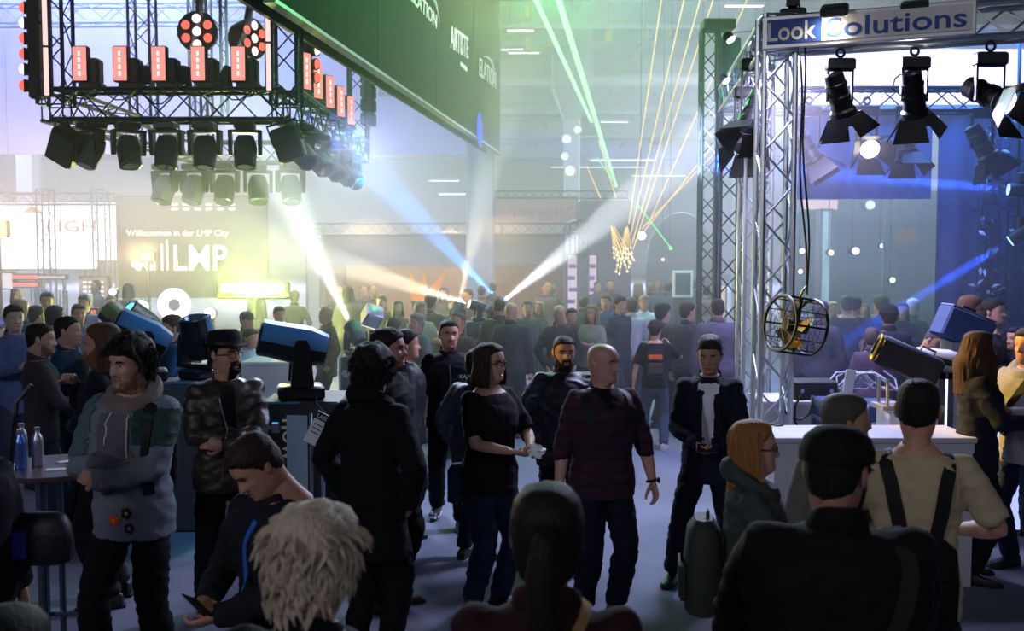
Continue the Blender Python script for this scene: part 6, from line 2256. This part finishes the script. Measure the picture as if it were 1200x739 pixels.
hat(x, CL('3a4238'), 'cap')
bp('bearded man standing right behind the large moving head', 327, 359, 14.5, 30, ('short', '3a3020'), ('shirt', '5a6048'), '2a2c28', 'pocket')
bp('bald man in brown jacket facing left beside the white beam', 382, 358, 14, -60, ('bald', '6a4a38'), ('suit', '5a4a38'), '2a2c28', 'pocket', skin='b08a70')
bp('man in dark jacket right behind the black coat person', 476, 386, 8.6, 100, ('short', '15100e'), ('puffer', '14181e'), '10131a', topkind='puffer')
x = bp('bald man in olive jacket with a white badge behind the walking man', 536, 365, 11.8, -40, ('buzz', '5a4636'), ('suit', '4a4030'), '2a2c28', 'pocket', skin='b08058')
P, N = on_surface(x, [(.10, -.3, 1.30)], .008)
MB().box(P[0], (.09, .01, .05)).build('badge', M('card_white', 'd4d6da'), x['root'], False)
x = bp('man in black tee with an orange topped backpack seen from behind', 768, 375, 12.4, 172, ('short', '2a1c16'), ('tee', '15151a'), '3a4256', 'raise_r', shoes='b0a8a8', head=(-20, 0, 0), legkind='denim', feet=((-.13, .06, 0), (.16, -.08, 0)), arms=dict(l=(.30, .0, .85)))
hat(x, CL('2a1f1a'), 'beanie')
backpack(x, 'black backpack with an orange top pocket', CL('1a1a1e'), .28, .40, .13, 1.20, (CL('c0622a'), CL('3a3430')))
bp('large man in grey jacket seen from behind near the truss tower', 841, 349, 12.6, 176, ('crop', '241d1a'), ('jacket', '4a4658'), '2c2c38', build=1.14)
bp('man in dark coat looking right among the hazy crowd', 806, 354, 13.2, 140, ('short', '2a221e'), ('jacket', '33303a'), '262832', head=(-20, 0, 0))
bp('curly haired man in dark jacket left of the dark coat', 777, 357, 13.8, 120, ('fluffy', '2a221e'), ('jacket', '3a3638'), '262832', head=(-10, 0, 0))
bp('man in white shirt and dark trousers seen from behind', 740, 349, 15.2, 178, ('short', '6a5240'), ('shirt', 'c0b8b8'), '34343e', 'hold')
bp('dark haired man in dark shirt left of the white shirt', 727, 347, 15, 40, ('short', '2a221e'), ('shirt', '3c3c40'), '34343e', 'pocket')
bp('blonde woman in pale top with a shoulder bag', 694, 357, 14.2, -30, ('bob', '8a7048'), ('knit', '8a7e74'), '34343e', 'hold', 'f')
bp('bald man with glasses in dark shirt among the crowd', 656, 357, 13.6, 20, ('bald', '6a4a38'), ('shirt', '2c2a2a'), '2a2a30', 'pocket', skin='b08a70', build=1.1)
bp('dark haired man right of the bald man with glasses', 670, 361, 14.4, 10, ('short', '3a2c22'), ('shirt', '3a3430'), '2a2a30')
bp('bald man in dark jacket seen from behind left of the beard man', 599, 354, 13.2, 165, ('bald', '6a4a38'), ('jacket', '33383e'), '2a3040', skin='b08a70', build=1.08)
bp('man with cropped hair in dark jacket next to the bald back', 585, 349, 13.6, 170, ('buzz', '5a4030'), ('jacket', '3a3428'), '2a2c30')
bp('man in blue suit by the purple block in the crowd', 710, 345, 16.5, -20, ('short', '5a4a3a'), ('suit', '3a4a6a'), '2a3040')
bp('pale haired man in white jacket behind the crowd near the banners', 755, 346, 17, 10, ('short', '8a7a60'), ('shirt', 'c8ccd0'), '3a3a44', 'hold')
bp('grey haired man in pale shirt before the orange flames', 493, 353, 14.4, 40, ('short', '8a8078'), ('shirt', '8a8478'), '3a3a38', 'hold')
bp('man with pinkish face in grey jacket below the flames', 488, 367, 12.8, -50, ('short', '7a7470'), ('jacket', '6a6e70'), '3a3a38')
bp('dark haired man in brown jacket right of the flames', 505, 345, 15.5, 150, ('short', '3a3028'), ('jacket', '4a4438'), '3a3a38')
bp('person in olive jacket bending by the cube lamp', 462, 372, 12.4, 160, ('short', '4a3c28'), ('jacket', '4c4430'), '3a3a38')
bp('woman in dark top with brown hair left of the flames', 466, 352, 16, 20, ('bob', '5a4630'), ('knit', '544a3a'), '3a3a38', 'hold', 'f')
bp('tall man in shadow by the brown booth wall', 447, 346, 17.5, -20, ('short', '4a4030'), ('jacket', '4c4638'), '3a3a38')
bp('man in tan jacket in front of the brown booth wall', 531, 350, 17, 30, ('receding', '5a4a38'), ('jacket', '5c5242'), '3a3a38')
bp('person in grey behind the small beam lamps', 618, 352, 16, 10, ('short', '4a4038'), ('jacket', '4a4a48'), '3a3a38')
bp('woman with light hair behind the bald backs', 632, 353, 17, -30, ('bob', '8a7a5a'), ('knit', '5a5450'), '3a3a38', 'hold', 'f')
bp('man in dark jacket near the banner leg', 684, 347, 17.5, 160, ('short', '3a3430'), ('jacket', '3e3c40'), '3a3a40')
# far left crowd
bp('man in blue grey blazer with a yellow lanyard at the left edge', 16, 357, 10.2, 40, ('short', '3a3230'), ('suit', '4a5c84'), '303a50', 'hold', skin='b0948a')
bp('bald man with glasses behind the blazer man at the left', 22, 349, 12, -30, ('bald', '6a4a38'), ('jacket', '40507a'), '303a50', skin='b8947a')
bp('man in dark jacket before the white truss legs', 55, 342, 14.5, 20, ('short', '3c3848'), ('jacket', '4a5078'), '303a50')
bp('man in dark cap in the far left crowd', 42, 358, 12.6, 150, ('short', '2c2c3c'), ('jacket', '3a4a78'), '303a50')
bp('wide man in bright blue shirt between the truss legs', 64, 358, 11.2, 175, ('short', '3a3448'), ('tee', '3a62a8'), '303a50', build=1.1)
bp('person in violet grey behind the teal shirt man', 92, 356, 12.8, 30, ('short', '4a4458'), ('jacket', '5a5880'), '303a50')
bp('woman with light hair in the far left crowd', 20, 337, 17, 0, ('bob', '9a8a80'), ('knit', '7078a0'), '404a60', 'hold', 'f')
bp('tall man by the small red display', 99, 345, 15, -10, ('short', '5a5060'), ('jacket', '6068a0'), '404a60')
bp('person in pale clothes far behind the olive lamps', 130, 346, 17, 10, ('short', '6a6070'), ('shirt', '8a8ab0'), '404a60')
bp('bald person in front of the ring lamp', 184, 372, 13, -20, ('bald', '6a4a38'), ('shirt', '6a6a90'), '404a60')
# inside the right booth and beyond
bp('large man in dark tee wearing headphones beyond the opening', 992, 346, 14.4, 178, ('short', '4a4a50'), ('tee', '3a3c4c'), '26283a', build=1.12)
bp('man in dark tee right of the headphones man', 1003, 347, 14.8, 160, ('crop', '2a2c34'), ('tee', '34384a'), '26283a', build=1.1)
x = bp('man in black beanie and dark jacket inside the booth', 1042, 357, 11.6, 165, ('short', '14141a'), ('jacket', '1d2236'), '1c2030')
hat(x, CL('15161f'), 'beanie')
bp('person in blue top with curly hair beyond the opening', 1032, 347, 15, -150, ('curly', '4a4440'), ('knit', '2c3a8a'), '26283a', hx=.02)
bp('white haired person standing at the opening edge', 1070, 349, 15.5, 170, ('fluffy', 'c0c4b8'), ('knit', '5a7078'), '26283a', hx=.03)
bp('dark haired person right of the blue top', 1058, 354, 14.6, -20, ('bob', '2a2a3a'), ('jacket', '2c3250'), '26283a', 'hold', 'f')
bp('bald man in dark suit bowing at the curtain edge', 1077, 381, 10.6, 40, ('buzz', '4a4450'), ('suit', '1f2438'), '1c2030', lean=14, head=(0, 25, 0))
bp('person in mauve shirt sitting behind the road cases', 1022, 384, 11.2, 160, ('short', '4a3c44'), ('shirt', '4a3c54'), '26283a')
bp('man in dark jacket right of the drum fan', 962, 352, 12.2, 150, ('short', '3a3c48'), ('jacket', '34384a'), '26283a')
x = bp('man with glasses in black hooded jacket hand at his chin', 1138, 346, 10.4, 80, ('short', '5a3c2c'), ('hoodie', '16171f'), '1a1c28', 'chin', skin='b8928a', collar='hood')
glasses(x, gfr)
bp('dark haired man in grey jacket looking right by the curtain', 1165, 350, 10.9, 40, ('short', '15120f'), ('jacket', '4a4c58'), '1a1c28', 'pocket', skin='b0887c')
bp('person with light hair at the bar counter beyond the opening', 976, 353, 17, 20, ('short', '9a8a60'), ('knit', '4a6a58'), '26383a', 'table')
bp('person with red hair at the bar counter beyond the opening', 1013, 356, 17, -20, ('bob', '8a4a38'), ('knit', '4a6a58'), '26383a', 'table', 'f')
bp('dark figure seated low at the right in front of the curtain', 1192, 383, 10.2, -80, ('short', '1a1820'), ('jacket', '1c1e2e'), '1a1c28')
# the far end of the aisle
for k in range(12):
    px = (748, 762, 770, 783, 790, 797, 805, 812, 822, 828, 715, 700)[k]
    Y = (21, 23, 25, 22, 26, 24, 27, 23, 25, 21, 22, 24)[k]
    yt = W(px, 340, Y)
    h_ = rnd.uniform(1.66, 1.84)
    lab = 'hazy distant visitor at the far end of the aisle'
    cc = rnd.choice(('3a3a42', '54545c', '6a6460', '44484c', '7a7c82'))
    ytop = 295 + (2.4 - h_) * 1200 / Y
    bp(lab, px, ytop, Y, rnd.choice((0, 180, 160, 20, -40)), (rnd.choice(('short', 'bob', 'crop')), rnd.choice(('2a2420', '5a4a3a', '8a7a60'))), (rnd.choice(('jacket', 'shirt')), cc), '34363c', rnd.choice(('down', 'hold', 'pocket')), lod=2, group='distant visitors in the aisle')
for k in range(14):
    px = (408, 398, 425, 437, 520, 548, 565, 578, 640, 648, 345, 300, 150, 112)[k]
    Y = (18, 20, 21, 19, 20, 19, 21, 22, 20, 22, 19, 20, 20, 21)[k]
    h_ = rnd.uniform(1.68, 1.86)
    ytop = 295 + (2.4 - h_) * 1200 / Y
    cc = rnd.choice(('4a443a', '54504a', '3a3834', '5a564e'))
    bp('hazy visitor in the dense crowd before the brown booth', px, ytop, Y, rnd.choice((0, 180, 150, 30, -40)), (rnd.choice(('short', 'bob', 'crop', 'receding')), rnd.choice(('3a3028', '5a4a3a', '7a6a50'))), (rnd.choice(('jacket', 'shirt')), cc), '34363c', rnd.choice(('down', 'hold', 'pocket')), lod=2, group='hazy visitors before the booths')
# ------------------------------------------------------------------ stage haze
for nm_, den_, z0_, z1_, lab_ in (('low', HAZE * .45, .02, 1.5, 'thin low haze around the crowd behind the front row'), ('middle', HAZE * .62, 1.5, 2.0, 'haze layer at head height behind the front row'), ('upper', HAZE * .8, 2.0, 3.0, 'haze layer just above the heads behind the front row'), ('high', HAZE, 3.0, 9.88, 'thicker stage haze hanging above the crowd behind the front row')):
    hzm = bpy.data.materials.new('stage_haze_' + nm_)
    hzm.use_nodes = True
    nt = hzm.node_tree
    nt.nodes.clear()
    out = nt.nodes.new('ShaderNodeOutputMaterial')
    vs_ = nt.nodes.new('ShaderNodeVolumeScatter')
    vs_.inputs['Color'].default_value = (.95, .97, 1, 1)
    vs_.inputs['Density'].default_value = den_
    vs_.inputs['Anisotropy'].default_value = .25
    nt.links.new(vs_.outputs[0], out.inputs['Volume'])
    hz = MB().box((0, 25.6, (z0_ + z1_) / 2), (60, 32, z1_ - z0_ - .002)).build('haze', hzm, None, False)
    tag(hz, lab_, 'haze', None, 'stuff')
bpy.data.scenes.remove(TMP)
